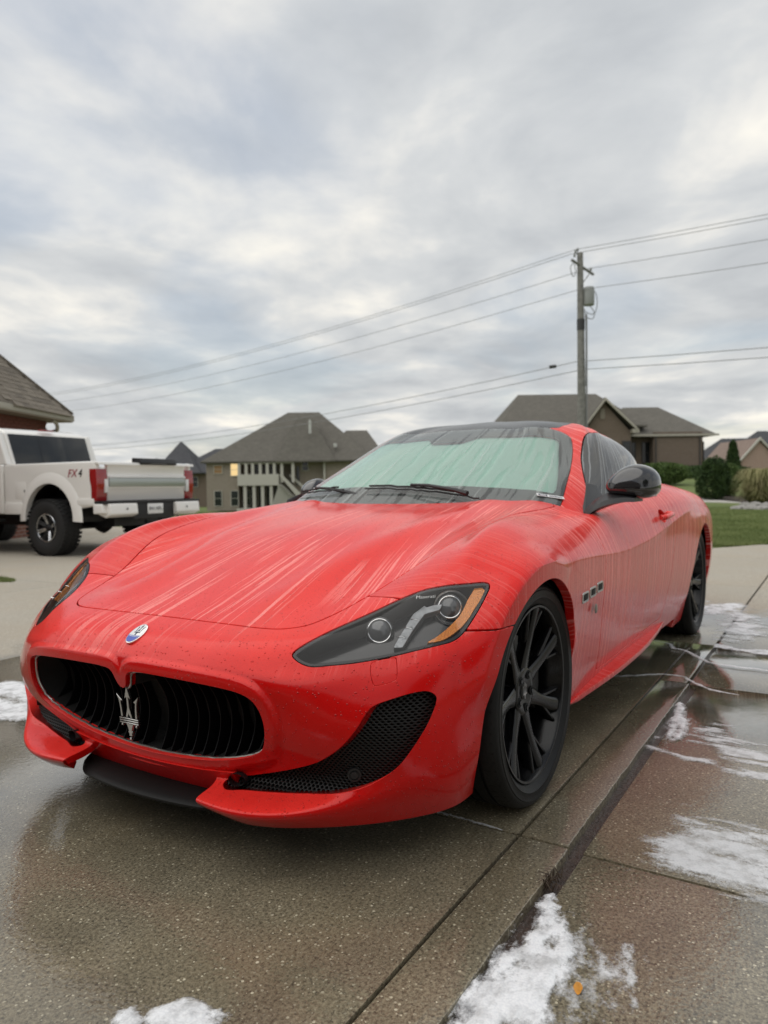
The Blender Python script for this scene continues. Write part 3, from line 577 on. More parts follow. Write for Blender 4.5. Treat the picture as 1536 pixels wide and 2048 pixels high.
WIND = np.array([(-.40,0),(-.40,.5),(-.70,.672),(-.80,.708),(-.851,.7035),(-.98,.681),(-1.104,.658),(-1.21,.633),(-1.306,.607),(-1.38,.581),(-1.420,.563),(-1.436,.54),(-1.440,.51),(-1.430,.46),(-1.405,.37),(-1.385,.24),(-1.378,.12),(-1.372,0),(-1.378,-.12),(-1.5,-.4),(-1.5,-.9),(-.3,-.9)])
ROOFP = np.array([(-1.372,0),(-1.378,.12),(-1.385,.24),(-1.405,.37),(-1.428,.45),(-1.48,.480),(-1.60,.478),(-1.8,.465),(-2.1,.425),(-2.35,.40),(-2.42,.36),(-2.44,.2),(-2.45,0),(-2.45,-.4),(-1.45,-.4)])
REARP = smooth_poly([(-2.50,0),(-2.52,.2),(-2.58,.36),(-2.64,.40),(-2.75,.42),(-3.0,.42),(-3.15,.40),(-3.22,.33),(-3.27,.2),(-3.29,0),(-3.27,-.2),(-2.7,-.42),(-2.52,-.2)], 3)
SIDEW = smooth_poly([(-.935,.845),(-1.02,.925),(-1.12,1.002),(-1.24,1.078),(-1.342,1.135),(-1.45,1.193),(-1.53,1.226),(-1.61,1.241),(-1.70,1.247),(-1.82,1.246),(-1.96,1.233),(-2.12,1.206),(-2.30,1.158),(-2.48,1.102),(-2.64,1.050),(-2.71,1.022),(-2.66,1.008),(-2.52,.998),(-2.3,.96),(-2.0,.93),(-1.5,.885),(-1.1,.83)], 4)
f_w = lambda P: limited(P, P[:, 0] > -1.6, lambda Q: seg_sdf(Q[:, :2], WIND))
f_r = lambda P: seg_sdf(P[:, :2], ROOFP)
f_b = lambda P: limited(P, P[:, 0] < -2.3, lambda Q: seg_sdf(Q[:, :2], REARP))
f_s = lambda P: limited(P, (P[:, 1] > .45) & (P[:, 0] < -.85), lambda Q: seg_sdf(Q[:, [0, 2]], SIDEW))
def nogo(t): return t
ws = clip(gb, f_w(gb.P)-.0028); rf = clip(clip(gb, f_r(gb.P)-.0015), f_r(clip(gb, f_r(gb.P)-.0015).P)-.0)
rw = clip(gb, f_b(gb.P)-.002); sw = clip(gb, f_s(gb.P)-.002)
fr_ = clip(gb, -f_w(gb.P)-.0012); fr_ = clip(fr_, -f_r(fr_.P)-.0015); fr_ = clip(fr_, -f_b(fr_.P)-.002); fr_ = clip(fr_, -f_s(fr_.P)-.002)
frf = flange(fr_, .016)
put('pillar_and_roof_rail', frf, RED_SIDE, CAR); put('pillar_and_roof_rail', mirror(frf), RED_SIDE, CAR)
rff = flange(rf, .01); put('roof_panel', join(rff, mirror(rff)), ROOFB, CAR)
WSO = put('windscreen', join(ws, mirror(ws)), GLASS_W, CAR)
put('rear_window', join(rw, mirror(rw)), GLASS_R, CAR)
put('side_window', sw, GLASS_S, CAR); put('side_window', mirror(sw), GLASS_S, CAR)
# black ceramic band of the windscreen, just inside the glass
def inset(t, d): return TM(t.P-t.N*d, t.N, t.U, t.T)
SHADE = np.array([(-.735,0),(-.742,.2),(-.768,.4),(-.80,.53),(-.836,.625),(-.862,.660),(-.90,.662),(-1.0,.636),(-1.15,.590),(-1.28,.548),(-1.330,.532),(-1.338,.51),(-1.32,.48),(-1.295,.42),(-1.28,.36),(-1.262,.22),(-1.25,.14),(-1.20,.105),(-1.175,.085),(-1.17,0),(-1.17,-.3),(-.7,-.3)])
f_sh = lambda P: seg_sdf(P[:, :2], SHADE)
band = clip(ws, -f_sh(ws.P)); band = inset(band, .003); put('glass_border', join(band, mirror(band)), TRIM, CAR)
shd = clip(ws, f_sh(ws.P)+.01); shd = inset(shd, .014)
m, nt, out = mat('mint_sunshade_fabric'); oc = nd(nt, 'TexCoord').outputs['Object']
nn = noise(nt, oc, 3.0, 3, .5)
princ(nt, out, **{'Base Color': mixc(nt, nn, (.42, .72, .60), (.52, .80, .68)), 'Roughness': .45, 'Normal': bump(nt, noise(nt, oc, 6, 3), .3, .02)})
so = put('sunshade', join(shd, mirror(shd)), m, None); tag(so, 'mint green sunshade filling the inside of the windscreen of the red coupe', 'sunshade')
# rubber seal round the side glass and windscreen
def seal(poly, name, planes, r=.004): pass

# black shell added just under the skin, painting the shade inside the shut lines
i_ = np.arange(0, len(us), 4); j_ = np.arange(0, len(vs), 4); i_[-1] = len(us)-1; j_[-1] = len(vs)-1
cs = TM((G-Nn*.011)[np.ix_(i_, j_)].reshape(-1, 3), Nn[np.ix_(i_, j_)].reshape(-1, 3), np.zeros((len(i_)*len(j_), 2)), tri_grid(G[np.ix_(i_, j_)]))
if base.N[500, 0]*Nn.reshape(-1, 3)[500, 0] < 0: cs.P = (G+Nn*.011)[np.ix_(i_, j_)].reshape(-1, 3)
cs.P[:, 1] = np.maximum(cs.P[:, 1], 0)
cs = clip(cs, -f_cup(cs.P)-.004)
for f in (lambda P: -f_arch(P)-.012, lambda P: -f_gri(P)-.02, lambda P: -f_vent(P)-.02, lambda P: -f_head(P)-.01, lambda P: P[:, 2]-.23): cs = clip(cs, f(cs.P))
put('gap_shade_shell', join(cs, mirror(cs)), LINER, CAR)
# ------------------------------------------------------------------ details cut from the same skin
FRONT = base.P[:, 0] > -.1
def skin_at(pts, ax, cond):
    """nearest body-surface point for 2-D points given in the plane 'ax'"""
    m = cond(base.P); Q = base.P[m]; Nq = base.N[m]; o = []; on = []
    for p in pts:
        i = ((Q[:, ax]-p)**2).sum(1).argmin(); o.append(Q[i]); on.append(Nq[i])
    return np.array(o), np.array(on)
# --- grille: chrome rim, bowl, concave blades, trident
gp, gn = skin_at(GRI, [1, 2], lambda P: (P[:, 0] > .68) & (P[:, 1] >= 0) & (P[:, 2] < .56))
gpa, _ = skin_at(np.abs(GRI*[1, 0])+GRI*[0, 1], [1, 2], lambda P: (P[:, 0] > .68) & (P[:, 2] < .56))
rimp = np.stack([gpa[:, 0]-.019, GRI[:, 0], GRI[:, 1]], 1)
GR = link('grille', None, CAR)
c2 = GRI.mean(0); shr = 1-.004/np.maximum(np.hypot(*(GRI-[0, .365]).T), .05)
MB().tube(np.stack([rimp[:, 0], GRI[:, 0]*shr, .365+(GRI[:, 1]-.365)*shr], 1), .0038, 8, closed=True).build('chrome_rim', SATIN, GR, smooth=True)
bowl = MB(); n = len(GRI); V = []; F = []
for k, (d, sc) in enumerate(((.0, 1.0), (.03, .985), (.085, .96), (.10, .9))):
    V += [(rimp[i, 0]-d, GRI[i, 0]*sc, .365+(GRI[i, 1]-.365)*sc) for i in range(n)]
V.append((.66, 0, .36)); F = [(k*n+i, k*n+(i+1) % n, (k+1)*n+(i+1) % n, (k+1)*n+i) for k in range(3) for i in range(n)]+[(3*n+i, 3*n+(i+1) % n, 4*n) for i in range(n)]
bowl.add(V, F).build('grille_backing', LINER, GR)
def zrange(y):
    zz = []
    for i in range(n):
        (y0, z0), (y1, z1) = GRI[i], GRI[(i+1) % n]
        if (y0-y)*(y1-y) <= 0 and y0 != y1: zz.append(z0+(z1-z0)*(y-y0)/(y1-y0))
    return (min(zz), max(zz)) if len(zz) > 1 else None
SLAT = simple('grille_slat_black', (.005, .005, .006), .45, 0, 0, spec=.1)
for k in range(-11, 12):
    y = k*.0405+.0; zr = zrange(y)
    if abs(k) == 0 or not zr: continue
    z0, z1 = zr; V = []; F = []; m_ = 13
    for i in range(m_):
        t = i/(m_-1); z = z0+(z1-z0)*t; cx = .762-.055*(1-(2*t-1)**2)-.10*y*y+.18*(z-.39)-.012
        for dx, dy in ((0, -.0016), (0, .0016), (-.045, .0028), (-.045, -.0028)): V.append((cx+dx, y+dy, z))
    for i in range(m_-1):
        for j in range(4): F.append((i*4+j, i*4+(j+1) % 4, i*4+4+(j+1) % 4, i*4+4+j))
    MB().add(V, F).build('slat', SLAT, GR, smooth=True)
# trident on the centre line, in the grille plane
def poly_solid(name, P, x, t, m, parent, bevel=.0008, lean=0.0, z0=0):
    b = MB(); 
    for Q in P:
        n_ = len(Q); V = [(x+lean*(q[1]-z0), q[0], q[1]) for q in Q]+[(x-t+lean*(q[1]-z0), q[0], q[1]) for q in Q]
        b.add(V, [tuple(range(n_)), tuple(range(n_, 2*n_))[::-1]]+[(i, n_+i, n_+(i+1) % n_, (i+1) % n_) for i in range(n_)])
    return b.build(name, m, parent, bevel=bevel, seg=1)
EM = link('trident_emblem', None, GR)
def mir2(Q): return [(-a, b) for a, b in Q][::-1]
spear = [(-.013,.345),(-.0035,.374),(-.0035,.404),(-.012,.399),(0,.434),(.012,.399),(.0035,.404),(.0035,.374),(.013,.345),(.006,.345),(0,.356),(-.006,.345)]
prong = [(.026,.345),(.033,.345),(.034,.375),(.037,.392),(.0455,.410),(.033,.399),(.0235,.392),(.031,.389),(.028,.37)]
handle = [(-.0085,.316),(-.0055,.305),(-.0085,.305),(-.0085,.300),(-.0055,.300),(-.0055,.2905),(.0055,.2905),(.0055,.300),(.0085,.300),(.0085,.305),(.0055,.305),(.0085,.316),(.014,.3255),(-.014,.3255)]
poly_solid('trident', [spear, prong, mir2(prong), handle], .795, .008, SATIN, EM, lean=.09, z0=.36)
bars = [[(-.038, z), (.038, z), (.038, z+.0038), (-.038, z+.0038)] for z in (.3270, .3333, .3396)]
for q in bars: poly_solid('bar', [q], .797, .010, SATIN, EM, lean=.09, z0=.36)
for q in [[(.026,.319),(.032,.319),(.032,.3255),(.026,.3255)], [(-.032,.319),(-.026,.319),(-.026,.3255),(-.032,.3255)], [(-.004,.280),(.004,.280),(.003,.287),(-.003,.287)]]: poly_solid('stud', [q], .797, .010, SATIN, EM, lean=.09, z0=.36)
# --- oval badge on the nose
bp, bn = skin_at(np.array([(.758, 0.)]), [0, 1], lambda P: (P[:, 2] > .55)); bp, bn = bp[0], bn[0]; bn[1] = 0
W1 = simple('badge_white', (.78, .78, .76), .15, 0, .8); B1 = simple('badge_blue', (.02, .06, .42), .15, 0, .8); INK = simple('badge_ink', (.02, .02, .05), .3)
BF = frame((0, 1, 0), bn); BD = link('oval_badge', None, CAR); BD.matrix_local = Matrix.Translation(Vector(bp)+Vector(bn)*.0005) @ BF
def ell(a, b, z0, z1, nm, m, parent, cy=0):
    q = [(a*math.cos(t), cy+b*math.sin(t)) for t in np.linspace(0, 2*math.pi, 40, endpoint=False)]
    return MB().prism(q, 'z', z0, z1).build(nm, m, parent, bevel=.0008, seg=2)
ell(.0265, .0385, -.003, .003, 'badge_rim', CHROME, BD); ell(.0245, .0365, .002, .0036, 'badge_face', W1, BD)
q = [(.0235*math.cos(t), .0355*math.sin(t)) for t in np.linspace(math.pi+.25, 2*math.pi-.25, 24)]
MB().prism(q, 'z', .003, .0041).build('badge_field', B1, BD)
text_mesh('badge_text', 'MASERATI', .0085, W1, BD, Vector((0, -.0125, .0042)), Matrix.Identity(4), .0002)
tri = [[(x*.30, (z-.36)*.30+.012) for x, z in Q] for Q in (spear, prong, mir2(prong), handle)]
b = MB(); [b.prism(Q, 'z', .0036, .0042) for Q in tri]; b.prism([(-.011, .0015), (.011, .0015), (.011, .005), (-.011, .005)], 'z', .0036, .0042); b.build('badge_trident', INK, BD)
# --- lower intakes: honeycomb mesh, radar/park sensors, fog ducts
def xsurf(y, z): 
    Q, _ = skin_at(np.stack([y, z], 1), [1, 2], lambda P: (P[:, 0] > .4) & (P[:, 2] < .56)); return Q[:, 0]
yy, zz = np.meshgrid(np.linspace(.28, .86, 30), np.linspace(.17, .49, 17), indexing='ij')
X = xsurf(yy.ravel(), zz.ravel()).reshape(yy.shape)
for _ in range(6):
    Xp = np.pad(X, 1, mode='edge'); X = (Xp[1:-1, :-2]+Xp[1:-1, 2:]+Xp[:-2, 1:-1]+Xp[2:, 1:-1]+4*X)/8
def xint(y, z):
    i = np.clip((y-.28)/.58*29, 0, 28.999); j = np.clip((z-.17)/.32*16, 0, 15.999); a = i.astype(int); b = j.astype(int); fa, fb_ = i-a, j-b
    return X[a, b]*(1-fa)*(1-fb_)+X[a+1, b]*fa*(1-fb_)+X[a, b+1]*(1-fa)*fb_+X[a+1, b+1]*fa*fb_
GRILM = simple('mesh_black', (.007, .007, .007), .4, spec=.3)
cw, ch = .0125, .0085; V = []; F = []; hexs = []
for r_ in range(60):
    for c_ in range(90):
        cy = .28+c_*cw+(r_ % 2)*cw/2; cz = .175+r_*ch*.78
        if cy < .88 and cz < .5: hexs.append((cy, cz))
hexs = np.array(hexs); ins_ = seg_sdf(hexs, VENT) > -.012; hexs = hexs[ins_]
ang = np.radians([30, 90, 150, 210, 270, 330]); 
for cy, cz in hexs:
    n0 = len(V)
    for sc, dx in ((.5, 0.0), (.36, .0), (.36, -.006)):
        for a in ang: V.append([dx, cy+cw*1.155*sc*math.cos(a), cz+ch*1.04*sc*math.sin(a)])
    for k in range(6):
        k2 = (k+1) % 6; F += [(n0+k, n0+k2, n0+6+k2, n0+6+k), (n0+6+k, n0+6+k2, n0+12+k2, n0+12+k)]
V = np.array(V); V[:, 0] += xint(V[:, 1], V[:, 2])-.034
for sgn in (1, -1):
    VV = V*[1, sgn, 1]; FF = np.array(F)
    o = obj('intake_mesh', VV, FF if sgn == 1 else FF[:, ::-1], GRILM, CAR)
    bk = [(y, z) for y, z in VENT]; xb = xint(VENT[:, 0], VENT[:, 1])-.075
    # tapered duct behind the mesh
    m1 = len(VENT); Vb = [(xb[i]+.03, VENT[i, 0]*sgn, VENT[i, 1]) for i in range(m1)]+[(xb[i], (.6+(VENT[i, 0]-.6)*.96)*sgn, .3+(VENT[i, 1]-.3)*.96) for i in range(m1)]+[(.55, .62*sgn, .32)]
    Fb = [(i, (i+1) % m1, m1+(i+1) % m1, m1+i) for i in range(m1)]+[(m1+i, m1+(i+1) % m1, 2*m1) for i in range(m1)]
    obj('intake_duct', Vb, Fb, LINER, CAR)
    sx_, sy_, sz_ = float(xint(np.array([.655]), np.array([.262]))[0])-.034, .655*sgn, .262
    # parking sensor in the mesh
    sn = MB(); sn.lathe([(.0, .010), (.009, .010), (.0095, .006), (.0125, .006), (.013, .009), (.0175, .009), (.019, .0), (.019, -.02)], 24, 'x', (0, 0, 0)); o = sn.build('parking_sensor', TRIM, CAR, smooth=True); o.location = (sx_, sy_, sz_); o.rotation_euler = (0, 0, R(35)*sgn)
    # fog duct at the inner end
    q = MB().lathe([(.020, .045), (.022, .03), (.018, .0), (.012, -.01), (0, -.01)], 20, 'x', (0, 0, 0)); o = q.build('fog_duct', TRIM, CAR, smooth=True); o.location = (.690, .335*sgn, .212); o.rotation_euler = (0, R(-5), R(12)*sgn); o.scale = (1, 1.25, .8)
# body inner panel behind the nose, under the ring, and the black centre lip
def sweep(name, secs, m, parent, smooth=True, bevel=0):
    k = len(secs[0]); V = [p for s_ in secs for p in s_]; F = [(i*k+j, i*k+(j+1) % k, (i+1)*k+(j+1) % k, (i+1)*k+j) for i in range(len(secs)-1) for j in range(k)]
    F += [tuple(range(k))[::-1], tuple(range((len(secs)-1)*k, len(secs)*k))]
    return MB().add(V, F).build(name, m, parent, bevel=bevel, smooth=smooth)
ys_ = np.linspace(-.33, .33, 25)
sweep('lower_valance', [[(.742-.1*y*y, y, .214+.16*y*y), (.700-.15*y*y, y, .150), (.60, y, .140), (.60, y, .214+.16*y*y)] for y in ys_], RED_FRONT, CAR)
ys_ = np.linspace(-.325, .325, 33)
def lipx(y): return .790-.42*y*y-.9*max(0, abs(y)-.25)**1.2
sweep('centre_splitter', [[(lipx(y), y, .127), (lipx(y)+.002, y, .134), (lipx(y)-.010, y, .1435), (.68, y, .152), (.60, y, .150), (.60, y, .118), (lipx(y)-.02, y, .118)] for y in ys_], simple('lip_black', (.006, .006, .006), .5, spec=.22, bmp=(200, .2, .001)), CAR)
ub = MB(); ub.add([(.60, -.45, .16), (.60, .45, .16), (.40, .62, .16), (-.4, .62, .16), (-.45, .80, .17), (-2.5, .80, .17), (-2.55, .62, .17), (-3.8, .62, .17), (-3.8, -.62, .17), (-2.55, -.62, .17), (-2.5, -.80, .17), (-.45, -.80, .17), (-.4, -.62, .16), (.40, -.62, .16)], [tuple(range(14))]); ub.build('underbody', LINER, CAR)
MB().box(.42, .60, -.55, .55, .15, .50).build('radiator_core', LINER, CAR)
# --- headlights
HEADIN = seg_sdf
def hclip(tm, d): return clip(tm, f_head(tm.P)+d)
hl = clip(compact(TM(base.P, base.N, base.U, base.T[(np.linalg.norm(base.P[base.T[:, 0]]-HC, axis=1) < .5)])), 1e-9+np.ones(len(base.P))[:len(compact(TM(base.P, base.N, base.U, base.T[(np.linalg.norm(base.P[base.T[:, 0]]-HC, axis=1) < .5)])).P)])
lens = clip(hl, f_head(hl.P)-.0005)
def lift(t, d): return TM(t.P-t.N*d, t.N, t.U, t.T)
def hshape(t, poly, d, flg=None, n=4):
    q = clip(t, seg_sdf(hproj(t.P), smooth_poly(poly, n) if n > 1 else np.array(poly))); q = lift(q, d)
    return flange(q, flg) if flg else q
AMB = [(0.057, -0.061), (0.081, -0.049), (0.105, -0.034), (0.131, -0.014), (0.158, 0.011), (0.176, 0.035), (0.193, 0.062), (0.21, 0.084), (0.222, 0.1), (0.239, 0.104), (0.25, 0.099), (0.246, 0.084), (0.226, 0.058), (0.207, 0.036), (0.185, 0.008), (0.165, -0.013), (0.144, -0.031), (0.12, -0.046), (0.101, -0.055), (0.079, -0.059)]
BLADE = [(-0.028, -0.056), (-0.006, -0.059), (0.03, -0.006), (0.07, 0.044), (0.114, 0.05), (0.125, 0.068), (0.098, 0.069), (0.079, 0.066), (0.075, 0.075), (0.039, 0.05), (0.007, 0.0)]
AMBER, nt, out = mat('amber_reflector'); oc = nd(nt, 'TexCoord').outputs['Object']
vv = nd(nt, 'TexVoronoi', {'Vector': oc, 'Scale': 260.0})
princ(nt, out, **{'Base Color': mixc(nt, vv.outputs['Distance'], (.95, .34, .03), (.75, .20, .01)), 'Roughness': .25, 'Metallic': .35, 'Coat Weight': .8, 'Normal': bump(nt, vv.outputs['Distance'], .6, .003)})
BLM = simple('lamp_blade', (.20, .21, .22), .22, .6, .5, var=(60, .35)); BOWL = simple('lamp_bowl', (.008, .0085, .009), .25, 0, .3)
LENSM = simple('projector_lens', (.06, .065, .07), .05, 0, 1.0)
for sgn, mf in ((1, lambda t: t), (-1, mirror)):
    HL = link('headlight', None, CAR)
    if sgn == 1: HL['label'] = 'headlight with amber edge lamp and silver blade'
    put('lens_cover', mf(lens), GLASS_L, HL)
    back = flange(lift(clip(hl, f_head(hl.P)-.004), .055), .002); put('lamp_bowl', mf(back), BOWL, HL)
    rimb = clip(hl, f_head(hl.P)-.001); rimb = clip(rimb, -(f_head(rimb.P)-.0075)); rimb = flange(lift(rimb, .003), .06); put('lamp_bezel', mf(rimb), TRIM, HL)
    put('amber_lamp', mf(hshape(hl, AMB, .012, .03)), AMBER, HL)
    put('silver_blade', mf(hshape(hl, BLADE, .026, .02, 1)), BLM, HL)
    for c0, rr in (((.504, .650, .599), .031), ((.358, .785, .651), .030)):
        c0 = np.array(c0); ax = Vector((.80*1, .42*sgn, .30)); fm = frame((0, 0, 1), ax); o = MB(); 
        o.lathe([(0, .008), (rr*.5, .0065), (rr*.8, .003), (rr*.93, -.001)], 28, 'z'); lo = o.build('projector_lens', LENSM, HL, smooth=True); lo.matrix_local = Matrix.Translation((c0[0], c0[1]*sgn, c0[2])) @ fm
        o = MB(); o.tube([(rr*math.cos(t), rr*math.sin(t), 0) for t in np.linspace(0, 2*math.pi, 40, endpoint=False)], .0021, 8, closed=True); ro = o.build('lens_ring', CHROME, lo, smooth=True)
        o = MB(); o.lathe([(rr*1.02, .0), (rr*1.2, -.002), (rr*1.25, -.03)], 28, 'z'); o.build('lens_shroud', BOWL, lo, smooth=True)
    # ribs of the blade and a chrome reflector cup behind the outer projector
    for u_ in (.25, .5, .75):
        a_ = np.array([.563, .725, .572])*(1-u_)+np.array([.434, .735, .640])*u_+np.array([.004, .004, .006]); MB().tube([(a_[0]-.004, (a_[1]-.012)*sgn, a_[2]), (a_[0]+.002, a_[1]*sgn, a_[2]+.003), (a_[0]-.004, (a_[1]+.012)*sgn, a_[2])], .0016, 6).build('blade_rib', CHROME, HL, smooth=True)
    q_ = MB().lathe([(.034, 0), (.040, .004), (.046, .018), (.048, .020)], 32, 'z').build('reflector_cup', SATIN, HL, smooth=True); q_.matrix_local = Matrix.Translation((.345, .783*sgn, .645)) @ frame((0, 0, 1), Vector((.80, .42*sgn, .30)))
    if sgn == 1:
        p0, nrm = Vector((.398, .732, .6835)), Vector((.42, .45, .79))
        text_mesh('lamp_script', 'Maserati', .0165, W1, HL, p0-nrm.normalized()*.004, frame((-.60, .74, .2), nrm), .0001, .35)
# washer cap: a shut line square in the bumper skin
WC = smooth_poly([(.702,.543),(.745,.553),(.757,.549),(.771,.517),(.769,.505),(.733,.497),(.723,.500),(.702,.532)], 4)
# --- side vents (three on each wing) and small round badge
sidem = compact(TM(base.P, base.N, base.U, base.T[(base.P[base.T[:, 0], 1] > .8) & (base.P[base.T[:, 0], 0] < -.2) & (base.P[base.T[:, 0], 0] > -.8) & (base.P[base.T[:, 0], 2] > .4)]))
def rrect(cx, cz, w_, h_, r_, lean):
    q = []
    for sx2, sz2, a0 in ((1, 1, 0), (-1, 1, 90), (-1, -1, 180), (1, -1, 270)):
        for a in (0, 30, 60, 90):
            t = R(a0+a); x_ = sx2*(w_/2-r_)+r_*math.cos(t); z_ = sz2*(h_/2-r_)+r_*math.sin(t); q.append((cx+x_+lean*z_, cz+z_))
    return np.array(q)
# finer local grid for these small parts
ul = np.linspace(1.55, 2.05, 260); vl = np.linspace(.36, .56, 110); Gl = displace(S.grid(ul, vl)); dl = np.cross(np.gradient(Gl, axis=0), np.gradient(Gl, axis=1)); dl /= np.linalg.norm(dl, axis=2)[..., None]
sf = TM(Gl.reshape(-1, 3), dl.reshape(-1, 3), Gl.reshape(-1, 3)[:, [0, 2]], tri_grid(Gl))
if sf.N[:, 1].mean() < 0: sf.N = -sf.N; sf.T = sf.T[:, ::-1]
for cx, cz in ((-.388, .587), (-.492, .592), (-.592, .598)):
    P1 = rrect(cx, cz, .080, .036, .008, .18); P2 = rrect(cx, cz, .070, .027, .006, .18)
    ring = clip(clip(sf, seg_sdf(sf.P[:, [0, 2]], P1)), -seg_sdf(clip(sf, seg_sdf(sf.P[:, [0, 2]], P1)).P[:, [0, 2]], P2)); ring = flange(lift(ring, -.0032), .006)
    inn = lift(clip(sf, seg_sdf(sf.P[:, [0, 2]], P2)), -.0006)
    for q in (lambda t: t, mirror):
        SV = link('side_vent', None, CAR); put('vent_frame', q(ring), SATIN, SV); put('vent_recess', q(inn), LINER, SV)
        mb = MB(); sg = 1 if q(inn).P[:, 1].mean() > 0 else -1
        for k in range(7):
            xk = cx-.030+.010*k; yk = np.interp(xk, [-.62, -.34], [.9335, .9465]); mb.add([(xk-.0012, (yk+.0005)*sg, cz-.012), (xk+.0012, (yk+.0005)*sg, cz-.012), (xk+.0032, (yk+.0005)*sg, cz+.012), (xk+.0008, (yk+.0005)*sg, cz+.012)], [(0, 1, 2, 3)])
        mb.build('vent_mesh', TRIM, SV)
for sg in (1, -1):
    o = MB().lathe([(0, .003), (.012, .0028), (.016, .002), (.018, 0)], 28, 'y').build('round_badge', simple('dull_badge', (.20, .17, .15), .3, .8), CAR, smooth=True)
    o.location = (-.523, .9335*sg, .527); o.scale = (1, sg, 1)
# --- sill blades
for sg in (1, -1):
    path = np.array([(-.40, .872, .196), (-.55, .890, .205), (-.75, .912, .214), (-1.0, .926, .219), (-1.4, .924, .220), (-1.8, .900, .222), (-2.05, .878, .228), (-2.13, .872, .245), (-2.155, .870, .275)])
    pp = smooth_poly(path, 6, closed=False); secs = []
    for i, (x, y, z) in enumerate(pp):
        e = min(1, (i+1)/5, (len(pp)-i)/3); secs.append([(x, y*sg, z), (x, (y-.003)*sg, z+.008*e), (x, (y-.012)*sg, z+.007*e), (x, (.84)*sg, z+.004+.018*e), (x, .84*sg, z-.03), (x, (y-.03)*sg, z-.028*e), (x, (y-.004)*sg, z-.014*e)])
    sweep('side_skirt', secs, RED_SIDE, CAR)
# --- door handles
for sg in (1, -1):
    q = [(-1.715, .925, .806), (-1.735, .944, .808), (-1.79, .951, .812), (-1.85, .950, .816), (-1.895, .942, .819), (-1.915, .920, .820)]
    o = MB().tube([(x, y*sg, z) for x, y, z in smooth_poly(q, 4, False)], .0135, 12); b_ = o.build('door_handle', RED_SIDE, CAR, smooth=True)
    cup = []; 
    hm = compact(TM(base.P, base.N, base.U, base.T[(base.P[base.T[:, 0], 1] > .7) & (base.P[base.T[:, 0], 0] < -1.6) & (base.P[base.T[:, 0], 0] > -2.0) & (base.P[base.T[:, 0], 2] > .7)]))
    cu_ = lift(clip(hm, f_cup(hm.P)+.004), .021)
    put('handle_recess', cu_ if sg == 1 else mirror(cu_), RED_SIDE, CAR)
# --- windscreen wipers and cowl
COWL = sweep('cowl_trim', [[(x, y, z), (x-.05, y, z+.006), (x-.05, y, z-.05), (x+.02, y, z-.05)] for x, y, z in [(S.grid([u], [S.v1])[0, 0, 0]+.004, sg*S.grid([u], [S.v1])[0, 0, 1], S.grid([u], [S.v1])[0, 0, 2]-.006) for sg, u in [(-1, u_) for u_ in np.linspace(1.0, .02, 20)]+[(1, u_) for u_ in np.linspace(0, 1.0, 20)]]], TRIM, CAR)
def glassz(x, y):
    i = ((gb.P[:, 0]-x)**2+(gb.P[:, 1]-abs(y))**2).argmin(); return gb.P[i, 2]
for pts in ([(-.640, .42), (-.655, .25), (-.668, .08), (-.680, -.09), (-.685, -.17)], [(-.70, -.30), (-.72, -.42), (-.755, -.55), (-.79, -.64)]):
    WP = link('wiper', None, CAR); L = [(x, y, glassz(x, y)+.016) for x, y in smooth_poly([(a, b) for a, b in pts], 5, False)]
    MB().tube(L, .0045, 6).build('wiper_blade', TRIM, WP, smooth=True)
    MB().tube([(x-.004, y, z+.012) for x, y, z in L[2:-2]], .005, 6).build('blade_spine', DARK, WP, smooth=True)
    x, y, z = L[len(L)//2]; MB().tube([(x-.004, y, z+.02), (x+.02, y+.10, z+.016), (x+.045, y+.24, z-.005), (x+.055, y+.30, z-.02)], [.006, .007, .009, .012], 8).build('wiper_arm', TRIM, WP, smooth=True)
# barcode sticker low on the driver's side
pS = [np.array((-.789, .611, .937)), np.array((-.874, .692, .927)), np.array((-.857, .697, .915)), np.array((-.768, .619, .925))]
def onglass(x, y): i = ((gb.P[:, 0]-x)**2+(gb.P[:, 1]-y)**2).argmin(); return gb.P[i], gb.N[i]
cS, nS = onglass(-.825, .655); STK = link('sticker', None, CAR); STK.matrix_local = Matrix.Translation(Vector(cS)+Vector(nS)*.003) @ frame((-.075, .082, -.012), nS)
PAPER = simple('sticker_paper', (.78, .78, .78), .6); MB().box(-.062, .062, -.0085, .0085, 0, .0006).build('sticker_paper', PAPER, STK)
mb = MB(); mb.box(-.054, -.014, -.0055, .0055, .0006, .0009); mb.build('sticker_print', INK, STK)
mb = MB(); mb.box(-.048, -.020, -.0025, .0020, .0009, .0011); mb.build('sticker_window', PAPER, STK)
mb = MB(); x = -.006; rr_ = random.Random(3)
while x < .054: w_ = rr_.choice((.0007, .0012, .002)); mb.box(x, x+w_, -.0045, .0045, .0006, .0009); x += w_+rr_.choice((.0009, .0014))
mb.build('barcode', INK, STK)
